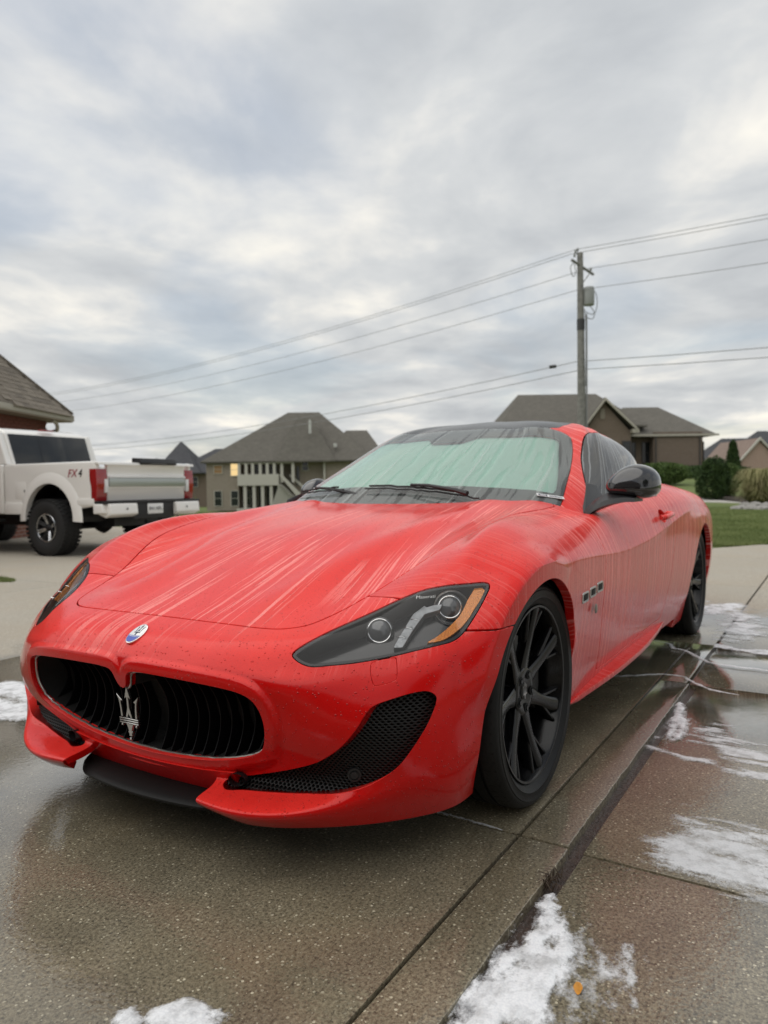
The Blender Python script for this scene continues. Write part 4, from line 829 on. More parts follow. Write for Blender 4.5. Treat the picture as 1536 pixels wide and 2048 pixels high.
# --- door mirrors: the left one out, the right one folded in
for sg in (1, -1):
    MR = link('door_mirror', None, CAR)
    b = bmesh.new(); bmesh.ops.create_icosphere(b, subdivisions=5, radius=1)
    hy = .106; org = Vector((-1.0, .848, .965))
    for v in b.verts:
        x, y, z = v.co; e = 2.5; k = (abs(x)**e+abs(y)**e+abs(z)**e)**(1/e); x, y, z = x/k, y/k, z/k
        if x < 0: x *= .40
        tt = (y+1)/2; hh = (.034+.062*math.sin(min(1, tt*1.6)*math.pi/2)**.8) if z > 0 else (.046+.020*tt)
        v.co = (x*.098*(1-.10*z)-.03*tt, (tt*2*hy), z*hh*(1-.10*tt)+.004)
    if sg < 0: bmesh.ops.scale(b, vec=(1, -1, 1), verts=b.verts); bmesh.ops.reverse_faces(b, faces=b.faces)
    me = bpy.data.meshes.new('mirror_shell'); b.to_mesh(me); b.free(); me.materials.append(MIRB); me.polygons.foreach_set('use_smooth', np.ones(len(me.polygons), bool))
    ms = link('mirror_shell', me, MR); ms.location = (-1.0, sg*.848, .966)
    if sg < 0: ms.location = (-1.12, -.835, .955); ms.rotation_euler = (0, 0, R(-80)); ms.scale = (.85, .85, .8)
    gl = MB().box(-.004, .0, .02, .19, -.045, .045).build('mirror_glass', CHROME, ms, bevel=.002); gl.location = (-.052, 0, .004)
    if sg < 0: gl.scale = (1, -1, 1)
    # foot: a triangular sail panel in the window corner that flows out into the stalk
    rows = []
    for t in np.linspace(0, 1, 14):
        x = -.865-.10*t; y = .806+.175*t**1.15; z = .853+.064*(1-(1-t)**2.2); up = .046*math.sin(min(1, t*1.9)*math.pi*.5)*(1-t)**.6+.010; dn = .006+.006*t; wx = .012+.05*math.sin(min(1, t*1.6)*math.pi/2)
        if sg < 0: y = .80+.02*t; x = -.90-.10*t
        rows.append([(x+wx, y*sg, z-dn), (x+wx*.8, y*sg, z+up*.3), (x-wx*.6, (y-.022*(1-t))*sg, z+up), (x-wx*1.4, (y-.02*(1-t))*sg, z+up*.9), (x-wx*1.5, y*sg, z-dn)])
    sweep('mirror_stalk', rows, TRIM, MR)
    tri_ = [(-.885, .853), (-.925, .885), (-1.10, .985), (-1.15, .975), (-1.14, .880), (-1.0, .858)]; Vt = []
    for off in (.010, -.012):
        for x, z in tri_:
            i = ((gb.P[:, 0]-x)**2+(gb.P[:, 2]-z)**2+(gb.P[:, 1] < .5)*9).argmin(); Vt.append((x, sg*(gb.P[i, 1]+off), z))
    nn_ = len(tri_); MB().add(Vt, [tuple(range(nn_)), tuple(range(nn_, 2*nn_))[::-1]]+[(i, (i+1) % nn_, nn_+(i+1) % nn_, nn_+i) for i in range(nn_)]).build('mirror_foot', TRIM, MR, bevel=.004)
# --- tail (out of sight from the front): lamps, plate panel
for sg in (1, -1):
    q = MB().lathe([(0, .02), (.05, .018), (.08, .008), (.09, 0)], 20, 'x', (0, 0, 0)); o = q.build('tail_light', simple('tail_red', (.45, .01, .01), .15, 0, 1), CAR, smooth=True); o.location = (-3.98, .60*sg, .79); o.rotation_euler = (0, 0, math.pi-.35*sg); o.scale = (1, 1.3, .6)
# --- seats and dashboard behind the dark glass
CAB = simple('cabin_leather', (.02, .018, .017), .6)
MB().box(-1.25, -.95, -.62, .62, .55, .86).build('dashboard', CAB, CAR, bevel=.05)
for sg in (1, -1):
    st = link('seat', None, CAR); MB().box(-2.05, -1.55, -.24, .24, .38, .56).build('seat_cushion', CAB, st, bevel=.05); o = MB().box(-.09, .09, -.23, .23, 0, .62).build('seat_back', CAB, st, bevel=.06); o.location = (-2.08, 0, .52); o.rotation_euler = (0, R(-18), 0); st.location = (0, .36*sg, 0)
MB().box(-2.9, -.9, -.78, .78, .36, .40).build('cabin_floor', CAB, CAR)
# ------------------------------------------------------------------ wheels
def wheel_parts(flip=1):
    W = bpy.data.objects.new('wheel', None); C.objects.link(W); W.parent = CAR
    w2 = .122; Rt = .342
    prof = [(.268, -.095), (.290, -.112), (.315, -.120), (.330, -.113), (.3385, -.098), (.3405, -.075), (Rt, -.0655), (Rt-.007, -.064), (Rt-.007, -.056), (Rt, -.0545), (Rt, -.0215), (Rt-.007, -.020), (Rt-.007, -.012), (Rt, -.0105), (Rt, .0105), (Rt-.007, .012), (Rt-.007, .020), (Rt, .0215), (Rt, .0545), (Rt-.007, .056), (Rt-.007, .064), (Rt, .0655), (.3405, .075), (.3385, .098), (.330, .113), (.322, .1175), (.318, .1175), (.315, .120), (.295, .1165), (.292, .118), (.289, .1145), (.276, .106), (.268, .100), (.264, .086), (.26, -.09)]
    MB().lathe(prof, 96).build('tyre', RUBBER, W, smooth=True)
    # shoulder sipes
    V = []; F = []
    tb = MB()
    for k in range(72):
        a = 2*math.pi*k/72
        for s0, s1 in ((.070, .106), (-.106, -.070)):
            c_, s_ = math.cos(a), math.sin(a); r0, r1 = (.3395, .3345) if s0 > 0 else (.3345, .3395)
            q = []
            for yy_, rr2 in ((s0, .3408 if s0 > 0 else .3365), (s1, .3365 if s0 > 0 else .3408)):
                for da in (-.006, .006): q.append(((rr2+.0006)*math.cos(a+da), yy_, (rr2+.0006)*math.sin(a+da)))
            tb.add(q, [(0, 1, 3, 2)])
    tb.build('tread_sipes', LINER, W, kind='stuff')
    RM = bpy.data.objects.new('rim', None); C.objects.link(RM); RM.parent = W
    MB().lathe([(.2665, .098), (.2695, .103), (.2675, .107), (.2615, .106), (.258, .100), (.2555, .088), (.249, .075), (.243, .045), (.238, .0), (.236, -.10), (.262, -.105)], 96).build('barrel', RIM, RM, smooth=True)
    def arm_mesh(path, widths, depth, yf):
        secs = []
        P = np.array(path, float); T = np.gradient(P, axis=0); T /= np.linalg.norm(T, axis=1)[:, None]; Nn2 = np.stack([-T[:, 1], T[:, 0]], 1)
        for i in range(len(P)):
            w_ = widths[i]; y0 = yf(np.hypot(*P[i])); d = depth[i]; a, b = P[i]+Nn2[i]*w_, P[i]-Nn2[i]*w_; a2, b2 = P[i]+Nn2[i]*w_*.55, P[i]-Nn2[i]*w_*.55
            secs.append([(a2[0], y0, a2[1]), (a[0], y0-.005, a[1]), (a[0]*.998, y0-d, a[1]*.998), (b[0]*.998, y0-d, b[1]*.998), (b[0], y0-.005, b[1]), (b2[0], y0, b2[1])])
        return secs
    yf = lambda r: .070+.030*max(0, (r-.07)/.19)**1.4-.0*r
    for k in range(7):
        a = math.pi/2+R(10)+2*math.pi*k/7
        rr3 = np.array([.045, .075, .11, .145, .18, .215, .245, .262]); bend = .10*np.sin((rr3-.05)/.21*math.pi)*.25
        sp = link('spoke', None, RM)
        # main arm, gently curved
        pa = [(r_*math.cos(a+b_), r_*math.sin(a+b_)) for r_, b_ in zip(rr3, bend)]
        sec = arm_mesh(pa, [.034, .029, .0225, .0195, .0200, .022, .0235, .024], [.04, .036, .034, .034, .034, .034, .032, .03], yf)
        sweep('spoke_arm', sec, RIM, sp, bevel=.0018)
        # pair of thin ribs forking to the rim
        for s_ in (-1, 1):
            r4 = np.array([.150, .175, .205, .235, .258]); off = np.array([.05, .10, .145, .18, .20])*s_*1.05
            pf = [(r_*math.cos(a+o_+b_*.2), r_*math.sin(a+o_+b_*.2)) for r_, o_, b_ in zip(r4, off, bend[3:])]
            sweep('spoke_rib', arm_mesh(pf, [.0085, .0068, .0058, .0056, .0070], [.03, .03, .03, .03, .03], lambda r: yf(r)-.006), RIM, sp, bevel=.001)
    hub = MB().lathe([(0, .058), (.020, .058), (.0205, .066), (.034, .068), (.050, .071), (.066, .073), (.074, .069), (.078, .058), (.07, .02), (.0, .02)], 48); hub.build('hub', RIM, RM, smooth=True)
    for k in range(5):
        a = math.pi/2+R(28)+2*math.pi*k/5; q = MB().lathe([(0, .0700), (.0075, .0700), (.0085, .0735), (.0125, .0745), (.0145, .0738), (.0150, .070)], 16, 'y', (.0535*math.cos(a), 0, .0535*math.sin(a))); q.build('bolt_seat', LINER, RM, smooth=True)
        q = MB().lathe([(0, .0765), (.0068, .0765), (.0076, .0715)], 6, 'y', (.0535*math.cos(a), 0, .0535*math.sin(a))); q.build('wheel_bolt', SATIN if False else RIM, RM)
    CP = MB().lathe([(0, .0705), (.022, .0700), (.0255, .0685), (.0265, .060)], 32).build('centre_cap', RIM, W, smooth=True)
    b = MB(); [b.prism([(x*.36, (z-.356)*.36) for x, z in Q], 'y', .0704, .0716) for Q in (spear, prong, mir2(prong), handle, [(-.04, .327), (.04, .327), (.04, .343), (-.04, .343)])]; b.build('cap_trident', SATIN, CP)
    MB().lathe([(.055, .018), (.172, .018), (.172, -.010), (.055, -.010), (.055, .018)], 64).build('brake_disc', DISC, W, smooth=False)
    cl = []
    for a in np.linspace(R(150), R(210), 9): cl.append((a,))
    cal = [[(rr5*math.cos(a), yy2, rr5*math.sin(a)) for rr5, yy2 in ((.115, .045), (.185, .048), (.192, .02), (.192, -.03), (.115, -.03))] for a in np.linspace(R(150), R(212), 10)]
    sweep('brake_caliper', cal, DARK, W, bevel=.003)
    return W
W0 = wheel_parts()
def setw(W, x, y, z, rot, sy=1):
    W.location = (x, y, z); W.rotation_euler = (0, rot, 0) if sy > 0 else (0, rot, math.pi)
setw(W0, 0, .790, .342, 0)
W1_ = dup(W0, CAR); setw(W1_, 0, -.790, .342, .4, -1)
W2_ = dup(W0, CAR); setw(W2_, -2.942, .795, .345, .25)
W3_ = dup(W0, CAR); setw(W3_, -2.942, -.795, .345, .7, -1)
# wheel wells
for (cx, cz, r_) in (AF, AR):
    for sg in (1, -1):
        q = MB(); a0, a1 = R(4), R(200); q.lathe([(r_+.003, sg*.895), (r_+.03, sg*.80), (r_+.035, sg*.50)], 40, 'y', (cx, 0, cz), a0, a1); o = q.build('wheel_well', LINER, CAR, smooth=True)
        q = MB(); q.lathe([(r_+.035, sg*.50), (0, sg*.495)], 40, 'y', (cx, 0, cz), a0, a1); q.build('wheel_well_wall', LINER, CAR)
# ================================================================== ground
def conc_mat(name, wetness, tone=(.375, .345, .29)):
    """broom-worn exposed concrete; wet everywhere near the car, dry towards the street"""
    m, nt, out = mat(name); geo = nd(nt, 'NewGeometry').outputs['Position']
    p = nd(nt, 'SeparateXYZ', {'Vector': geo}); x, y = p.outputs[0], p.outputs[1]
    n1 = noise(nt, geo, 1.1, 5, .6); n2 = noise(nt, geo, 14, 4, .6); fineN = noise(nt, geo, 130, 5, .75)
    vd = nd(nt, 'TexVoronoi', {'Vector': mapping(nt, geo, scale=(1, 1, .2)), 'Scale': 125.0, 'Randomness': 1.0}); rnd = nd(nt, 'SeparateXYZ', {'Vector': vd.outputs['Color']})
    stone = ramp(nt, mth(nt, 'SUBTRACT', mth(nt, 'MULTIPLY', mth(nt, 'SUBTRACT', rnd.outputs[0], .45), .85), vd.outputs['Distance']), [(.0, 0.0), (.05, 1.0)])
    vd2 = nd(nt, 'TexVoronoi', {'Vector': mapping(nt, geo, scale=(1, 1, .2), loc=(3, 5, 0)), 'Scale': 48.0, 'Randomness': 1.0}); rn2 = nd(nt, 'SeparateXYZ', {'Vector': vd2.outputs['Color']})
    stone2 = ramp(nt, mth(nt, 'SUBTRACT', mth(nt, 'MULTIPLY', mth(nt, 'SUBTRACT', rn2.outputs[0], .86), 1.7), vd2.outputs['Distance']), [(.0, 0.0), (.05, 1.0)])
    matrix = mixc(nt, ramp(nt, fineN, [(.38, 0.0), (.62, 1.0)]), tuple(c*.34 for c in tone), tuple(c*1.38 for c in tone))
    matrix = mixc(nt, ramp(nt, n1, [(.35, 0.0), (.65, .5)]), matrix, tuple(c*k for c, k in zip(tone, (.86, .74, .60))))
    sc = mixc(nt, rnd.outputs[1], (.15, .125, .09), (1.0, .95, .84)); col = mixc(nt, mth(nt, 'MULTIPLY', stone, 1.0), matrix, sc); col = mixc(nt, stone2, col, mixc(nt, rn2.outputs[1], (.45, .41, .35), (1.0, .95, .85)))
    pits = ramp(nt, noise(nt, geo, 120, 3, .7), [(.36, .45), (.47, 1.0)]); col = mixc(nt, 1.0, col, pits, 'MULTIPLY')
    # wet zone: near the car; its edge wanders
    dx = mth(nt, 'MULTIPLY', mth(nt, 'ADD', x, .6), .27); dy = mth(nt, 'MULTIPLY', mth(nt, 'SUBTRACT', y, .3), .33)
    r2 = mth(nt, 'SQRT', mth(nt, 'ADD', mth(nt, 'MULTIPLY', dx, dx), mth(nt, 'MULTIPLY', dy, dy)))
    wet = ramp(nt, mth(nt, 'ADD', r2, mth(nt, 'MULTIPLY', mth(nt, 'SUBTRACT', noise(nt, geo, 1.6, 5, .6), .5), .5)), [(.90, 1.0), (.99, 0.0)])
    dark = mixc(nt, 1.0, col, (.62, .595, .49), 'MULTIPLY'); stain = ramp(nt, noise(nt, mapping(nt, geo, loc=(7, 1, 0)), 2.6, 6, .65, .8), [(.40, .80), (.56, 1.0), (.70, 1.10)]); dark = mixc(nt, 1.0, dark, stain, 'MULTIPLY'); col = mixc(nt, wet, mixc(nt, .3, col, tuple(c*1.45 for c in tone)), dark)
    # standing water: low spots and the run behind the car
    pn = noise(nt, mapping(nt, geo, loc=(4, 2, 0)), 1.5, 4, .55)
    ex = mth(nt, 'MULTIPLY', mth(nt, 'ADD', x, 2.9), .42); ey = mth(nt, 'MULTIPLY', mth(nt, 'SUBTRACT', y, 1.15), .9); e2 = mth(nt, 'SQRT', mth(nt, 'ADD', mth(nt, 'MULTIPLY', ex, ex), mth(nt, 'MULTIPLY', ey, ey)))
    fx = mth(nt, 'MULTIPLY', mth(nt, 'SUBTRACT', x, .55), .75); fy = mth(nt, 'MULTIPLY', mth(nt, 'ADD', y, 1.1), .8); f2 = mth(nt, 'SQRT', mth(nt, 'ADD', mth(nt, 'MULTIPLY', fx, fx), mth(nt, 'MULTIPLY', fy, fy)))
    pud = mth(nt, 'MAXIMUM', ramp(nt, mth(nt, 'ADD', e2, mth(nt, 'MULTIPLY', mth(nt, 'SUBTRACT', pn, .5), 1.2)), [(.62, 1.0), (.95, 0.0)]), mth(nt, 'MULTIPLY', ramp(nt, mth(nt, 'ADD', f2, mth(nt, 'MULTIPLY', mth(nt, 'SUBTRACT', pn, .5), 1.0)), [(.5, 1.0), (.9, 0.0)]), .8))
    pud = mth(nt, 'MULTIPLY', pud, wet)
    rw = mth(nt, 'ADD', .38, mth(nt, 'MULTIPLY', noise(nt, geo, 9, 3, .6), .18))
    rough = mixc(nt, wet, (.85, .85, .85), rw); rough = mixc(nt, pud, rough, (.045, .045, .045))
    h = mth(nt, 'ADD', mth(nt, 'MULTIPLY', fineN, .6), mth(nt, 'ADD', mth(nt, 'MULTIPLY', stone, .5), mth(nt, 'MULTIPLY', pits, .5)))
    bs = mth(nt, 'SUBTRACT', 1.0, mth(nt, 'MULTIPLY', pud, .93))
    b = nd(nt, 'Bump', {'Height': h, 'Strength': mth(nt, 'MULTIPLY', bs, .55), 'Distance': .0035})
    b2 = nd(nt, 'Bump', {'Height': noise(nt, geo, 22, 3, .5), 'Strength': mth(nt, 'MULTIPLY', wet, .25), 'Distance': .004, 'Normal': b.outputs[0]})
    col = mixc(nt, pud, col, mixc(nt, 1.0, col, (.75, .78, .80), 'MULTIPLY'))
    princ(nt, out, **{'Base Color': col, 'Roughness': rough, 'Normal': b2.outputs[0], 'Specular IOR Level': .25, 'Coat Weight': wet, 'Coat Roughness': mth(nt, 'ADD', .03, mth(nt, 'MULTIPLY', bs, .05)), 'Coat Normal': bump(nt, noise(nt, geo, 55, 3, .6), mth(nt, 'ADD', .06, mth(nt, 'MULTIPLY', bs, .22)), .004), 'Coat IOR': 1.60})
    return m
CONC = conc_mat('worn_concrete', 1)
DIRT = simple('wet_joint_dirt', (.050, .032, .024), .35, bmp=(90, .6, .01), var=(40, .5))
GRASS, nt, out = mat('lawn_grass'); geo = nd(nt, 'NewGeometry').outputs['Position']
gc = mixc(nt, ramp(nt, noise(nt, geo, .35, 5, .6), [(.3, 0.0), (.7, 1.0)]), (.085, .13, .034), (.17, .21, .07)); gc = mixc(nt, ramp(nt, noise(nt, geo, 28, 3, .7), [(.35, 0.0), (.65, .6)]), gc, (.15, .17, .07))
princ(nt, out, **{'Base Color': gc, 'Roughness': .85, 'Specular IOR Level': .2, 'Normal': bump(nt, noise(nt, geo, 30, 3, .7), .7, .05)})
# terrain: flat at the drive, dropping to the left, rising gently to the right
vx, vy = -math.cos(YAW), -math.sin(YAW); rx, ry = -vy*1.0, vx*1.0; rx, ry = _r[0], _r[1]; rn = math.hypot(rx, ry); rx, ry = rx/rn, ry/rn
def hgt(d, l):
    a = l/np.maximum(d, 6.)
    base_ = -1.75*sstep(26, 75, d)*(1-sstep(.02, .22, a)) + 1.35*sstep(22, 58, d)*sstep(.18, .34, a)
    return base_-.05-.02*sstep(9, 14, d)
def DL(d, l): return CAM_LOC[0]+vx*d+rx*l, CAM_LOC[1]+vy*d+ry*l
dd = np.concatenate([np.linspace(-30, 8, 20), np.linspace(9, 120, 112), np.geomspace(125, 1500, 24)]); ll = np.concatenate([-np.geomspace(1400, 62, 16), np.linspace(-60, 60, 81), np.geomspace(62, 1400, 16)])
D_, L_ = np.meshgrid(dd, ll, indexing='ij'); XX, YY = DL(D_, L_); ZZ = hgt(D_, L_)
V = np.stack([XX, YY, ZZ], -1).reshape(-1, 3); ia = np.arange(len(V)).reshape(D_.shape); F = np.stack([ia[:-1, :-1], ia[1:, :-1], ia[1:, 1:], ia[:-1, 1:]], -1).reshape(-1, 4)
o = obj('lawn_ground', V, F, GRASS, smooth=True); tag(o, kind='structure')
# driveway: a dark bed with separate slabs laid on it
DW = obj('driveway', [(9, -18, -.026), (9, 7, -.026), (-10.6, 7, -.026), (-10.6, -18, -.026)], [(0, 1, 2, 3)], DIRT); DW['kind'] = 'structure'
def slab(x0, x1, y0, y1, top=0.0, rough_edge=None, g=.0045, name='slab', b=.004, tilt=0.0):
    x0, x1, y0, y1 = x0+g, x1-g, y0+g, y1-g; b_ = MB()
    if rough_edge is None: b_.box(x0, x1, y0, y1, -.06, top)
    else:   # the edge facing +y is broken away unevenly
        n_ = int((x1-x0)/.02); xs_ = np.linspace(x0, x1, n_); e = rough_edge(xs_)
        P_ = [(x0, y0)]+[(x1, y0)]+[(x, y1+q) for x, q in zip(xs_[::-1], e[::-1])]; b_.prism(P_, 'z', -.06, top)
    o = b_.build(name, CONC, DW, bevel=b, seg=2, angle=60)
    return o
J = [9., 5.9, 3.07, .225, -2.62, -5.47, -8.3, -10.6]
edge1 = lambda x: .0045*(vnoise(x*7, x*0, 3, 4)-.5)*2+.002*(vnoise(x*60, x*0+3, 5, 2)-.5)*2
for i in range(len(J)-1):
    x1, x0 = J[i], J[i+1]
    ys = [-18, -14.6, -11.3, -8.1, -5.2, -2.45, .927 if x0 >= -2.7 else 1.055]
    for y0, y1 in zip(ys[:-1], ys[1:]): slab(x0, x1, y0, y1)
    if x0 >= -2.7:
        if x0 > -2.6: slab(x0, x1, .927, 1.074, 0, edge1, b=.005)
        else: slab(-1.66, x1, .927, 1.072, 0, edge1, b=.005); slab(x0, -1.66, .927, 1.058, 0)
        lo = 1.102 if x1 > -.1 else 1.092
        if x0 > -2.6: slab(x0, x1, lo+.004, 4.1, -.009)
        else: slab(-1.66, x1, lo, 4.1, -.009); slab(x0, -1.66, 1.064, 4.1, -.006)
    else: slab(x0, x1, 1.06, 4.1, -.004)
    slab(x0, x1, 4.1, 7, -.006)
# ---- foam: thin ragged sheets and thicker suds, heights from noise
FOAM, nt, out = mat('wash_foam'); geo = nd(nt, 'NewGeometry').outputs['Position']
vf = nd(nt, 'TexVoronoi', {'Vector': geo, 'Scale': 210.0}); fn = noise(nt, geo, 60, 4, .7)
al = nd(nt, 'Attribute', attribute_name='amt').outputs['Fac']
op = nd(nt, 'Attribute', attribute_name='opacity').outputs['Fac']
op = mth(nt, 'MULTIPLY', op, ramp(nt, noise(nt, mapping(nt, geo, loc=(3, 3, 0)), 16, 4, .65), [(.36, .62), (.55, 1.0)]))
al2 = mth(nt, 'MULTIPLY', op, ramp(nt, mth(nt, 'ADD', al, mth(nt, 'MULTIPLY', mth(nt, 'SUBTRACT', noise(nt, geo, 85, 5, .8), .5), 1.5)), [(.12, 0.0), (.75, 1.0)]))
fd = nd(nt, 'BsdfPrincipled', {'Base Color': mixc(nt, vf.outputs['Distance'], (.92, .93, .94), (.74, .76, .79)), 'Roughness': .5, 'Subsurface Weight': .0, 'Normal': bump(nt, fn, .3, .003)})
tr = nd(nt, 'BsdfTransparent'); fm = nd(nt, 'MixShader', {0: al2, 1: tr, 2: fd}); nt.links.new(fm.outputs[0], out.inputs[0])
def foam(name, label, poly, feather, thick, z0, seed, fx=18, fy=18, rot=0, bias=.0, res=.006, group=None, contrast=1.6, op=None):
    P = np.array(poly, float); a, b = P.min(0)-feather, P.max(0)+feather
    xs_ = np.arange(a[0], b[0], res); ys_ = np.arange(a[1], b[1], res); Xg, Yg = np.meshgrid(xs_, ys_, indexing='ij')
    sd_ = seg_sdf(np.stack([Xg.ravel(), Yg.ravel()], 1), smooth_poly(P, 5)).reshape(Xg.shape)
    c_, s_ = math.cos(rot), math.sin(rot); U_ = c_*Xg+s_*Yg; W_ = -s_*Xg+c_*Yg
    n_ = vnoise(U_*fx+50, W_*fy+50, seed, 5, .55)
    a_ = np.clip(sd_/feather, -1.5, 1)*.5+.35+(n_-.5)*contrast*1.5+bias
    keep = a_ > 0.02
    H = thick*np.clip(a_, 0, 1.3)**.8*(.8+.4*vnoise(Xg*35, Yg*35, seed+1, 2))
    idx = np.arange(Xg.size).reshape(Xg.shape); k = keep[:-1, :-1] | keep[1:, :-1] | keep[1:, 1:] | keep[:-1, 1:]
    F_ = np.stack([idx[:-1, :-1][k], idx[1:, :-1][k], idx[1:, 1:][k], idx[:-1, 1:][k]], -1)
    V_ = np.stack([Xg, Yg, z0+H], -1).reshape(-1, 3); u_, inv = np.unique(F_, return_inverse=True)
    me = mkmesh(name, V_[u_], inv.reshape(-1, 4).astype(int), FOAM, smooth=True)
    at = me.attributes.new('amt', 'FLOAT', 'POINT'); at.data.foreach_set('value', np.clip(a_.ravel()[u_], 0, 1).astype(np.float32))
    op = op if op is not None else (.72 if name == 'foam_film' else .92)
    ao = me.attributes.new('opacity', 'FLOAT', 'POINT'); ao.data.foreach_set('value', np.full(len(me.vertices), op, np.float32))
    o = link(name, me); tag(o, label, 'foam', group, 'stuff'); return o
foam('foam_patch', 'thick white suds along the slab edge at the bottom of the picture', [(.99,1.09),(.94,1.079),(.884,1.075),(.798,1.082),(.744,1.082),(.686,1.095),(.631,1.102),(.559,1.111),(.525,1.122),(.565,1.165),(.616,1.205),(.701,1.20),(.759,1.215),(.831,1.21),(.885,1.228),(.99,1.22),(1.08,1.20),(1.08,1.09)], .022, .007, -.008, 11, 14, 30, 0, .10, .0035)
foam('foam_patch', 'small blob of suds beside the weed in the slab joint', [(.465,1.090),(.466,1.108),(.50,1.127),(.525,1.118),(.52,1.095)], .014, .008, -.010, 12, 30, 30, 0, .10, .003)
foam('foam_film', 'faint foam scum spread right of the thick suds', [(.57,1.17),(.55,1.24),(.60,1.33),(.72,1.34),(.80,1.30),(.90,1.30),(.90,1.2),(.7,1.2)], .06, .0015, -.008, 13, 14, 26, .3, -.27, .004, contrast=1.7)
foam('foam_film', 'broad streaky foam film above the cross joint at the right edge', [(.02,1.26),(-.10,1.31),(-.14,1.45),(-.20,1.60),(-.16,1.85),(.17,1.85),(.205,1.55),(.208,1.458),(.195,1.379),(.17,1.312),(.10,1.27)], .05, .003, -.008, 14, 22, 7, 0, .03, .004, contrast=1.5)
foam('foam_patch', 'tongue of thick suds beside the broken slab edge past the front wheel', [(-1.30,1.078),(-1.24,1.105),(-1.11,1.125),(-1.02,1.16),(-.94,1.178),(-.83,1.176),(-.77,1.138),(-.83,1.11),(-.95,1.090),(-1.1,1.082)], .018, .008, -.008, 15, 10, 26, 0, .12, .004)
foam('foam_film', 'long thin foam streak curving right below the suds tongue', [(-.70,1.095),(-.665,1.19),(-.655,1.30),(-.61,1.40),(-.60,1.56),(-.56,1.56),(-.565,1.40),(-.615,1.30),(-.64,1.19),(-.68,1.09)], .022, .0025, -.008, 16, 16, 9, 0, .02, .004)
foam('foam_film', 'scattered foam scum between the suds tongue and the right edge', [(-1.15,1.25),(-1.0,1.33),(-.85,1.45),(-.75,1.7),(-.6,1.7),(-.7,1.4),(-.85,1.22),(-.95,1.2)], .06, .0015, -.008, 17, 30, 8, 0, -.24, .005, contrast=1.8)
def ribbon(name, label, pts, w_, z, seed):
    p = smooth_poly(pts, 10, False); t = np.gradient(p, axis=0); t /= np.linalg.norm(t, axis=1)[:, None]; n_ = np.stack([-t[:, 1], t[:, 0]], 1); k = len(p); s_ = np.linspace(0, 9, k)
    ww = w_*(.35+1.1*vnoise(s_*3, s_*0, seed, 3))*np.minimum(1, np.minimum(np.arange(k)+1, k-np.arange(k))/6.); off = (vnoise(s_*4, s_*0+5, seed+1, 3)-.5)*w_*1.6
    V_ = []; A_ = []
    for i in range(k):
        for j, u_ in enumerate((-1, -.5, 0, .5, 1)):
            q = p[i]+n_[i]*(off[i]+u_*ww[i]); V_.append((q[0], q[1], z+.0022*(1-u_*u_)+.0004)); A_.append(.25+.75*(1-abs(u_)))
    F_ = [(i*5+j, i*5+j+1, i*5+6+j, i*5+5+j) for i in range(k-1) for j in range(4)]
    me = mkmesh(name, V_, F_, FOAM, smooth=True); at_ = me.attributes.new('amt', 'FLOAT', 'POINT'); at_.data.foreach_set('value', np.array(A_, np.float32)); ao = me.attributes.new('opacity', 'FLOAT', 'POINT'); ao.data.foreach_set('value', np.full(len(V_), .75, np.float32)); o = link(name, me); tag(o, label, 'foam', None, 'stuff'); return o
ribbon('foam_line', 'thin foam line crossing the ground in the shadow behind the front wheel', [(-1.50,.45),(-1.583,.671),(-1.646,.768),(-1.725,.853),(-1.781,.953),(-1.765,1.025),(-1.70,1.073),(-1.60,1.16),(-1.55,1.3)], .013, .001, 31)
ribbon('foam_line', 'winding foam line on the ground just ahead of the rear wheel', [(-2.62,.60),(-2.554,.79),(-2.42,.86),(-2.395,.918),(-2.245,1.02),(-2.15,1.097),(-2.124,1.192),(-2.10,1.40),(-2.0,1.7)], .015, .001, 32)
ribbon('foam_line', 'short foam streak on the joint below the corner of the bumper', [(.225,.60),(.217,.66),(.217,.72),(.222,.80),(.228,.88)], .007, .002, 33)
foam('foam_patch', 'large foam patch on the wet drive behind the rear wheel', [(-4.2,.80),(-4.3,.98),(-3.7,1.16),(-3.25,1.23),(-2.86,1.20),(-2.80,1.07),(-3.3,1.05),(-3.9,.99),(-3.75,.86)], .09, .003, -.0005, 18, 8, 8, 0, .06, .008, contrast=1.5)
foam('foam_patch', 'foam streak along the cross joint right of the rear wheel', [(-2.72,1.05),(-2.65,1.19),(-2.64,1.34),(-2.66,1.6),(-2.55,1.6),(-2.54,1.34),(-2.57,1.14),(-2.62,1.03)], .03, .002, -.005, 19, 14, 10, 0, .02, .005)
foam('foam_patch', 'foam puddle left of the grille at the picture edge', [(.0,-1.95),(.0,-1.75),(.04,-1.62),(.16,-1.42),(.29,-1.27),(.34,-1.36),(.33,-1.6),(.30,-1.85)], .05, .003, .0005, 20, 12, 7, 0, .10, .006)
foam('foam_patch', 'round white blob of suds at the bottom left edge', [(1.26,.62),(1.222,.606),(1.19,.625),(1.176,.665),(1.19,.715),(1.26,.72)], .016, .012, .0005, 21, 30, 30, 0, .25, .003, contrast=.8)
foam('foam_patch', 'smaller blob of suds left of the round one at the bottom edge', [(1.30,.560),(1.263,.548),(1.248,.565),(1.262,.597),(1.30,.60)], .013, .008, .0005, 22, 30, 30, 0, .16, .003, contrast=.9)
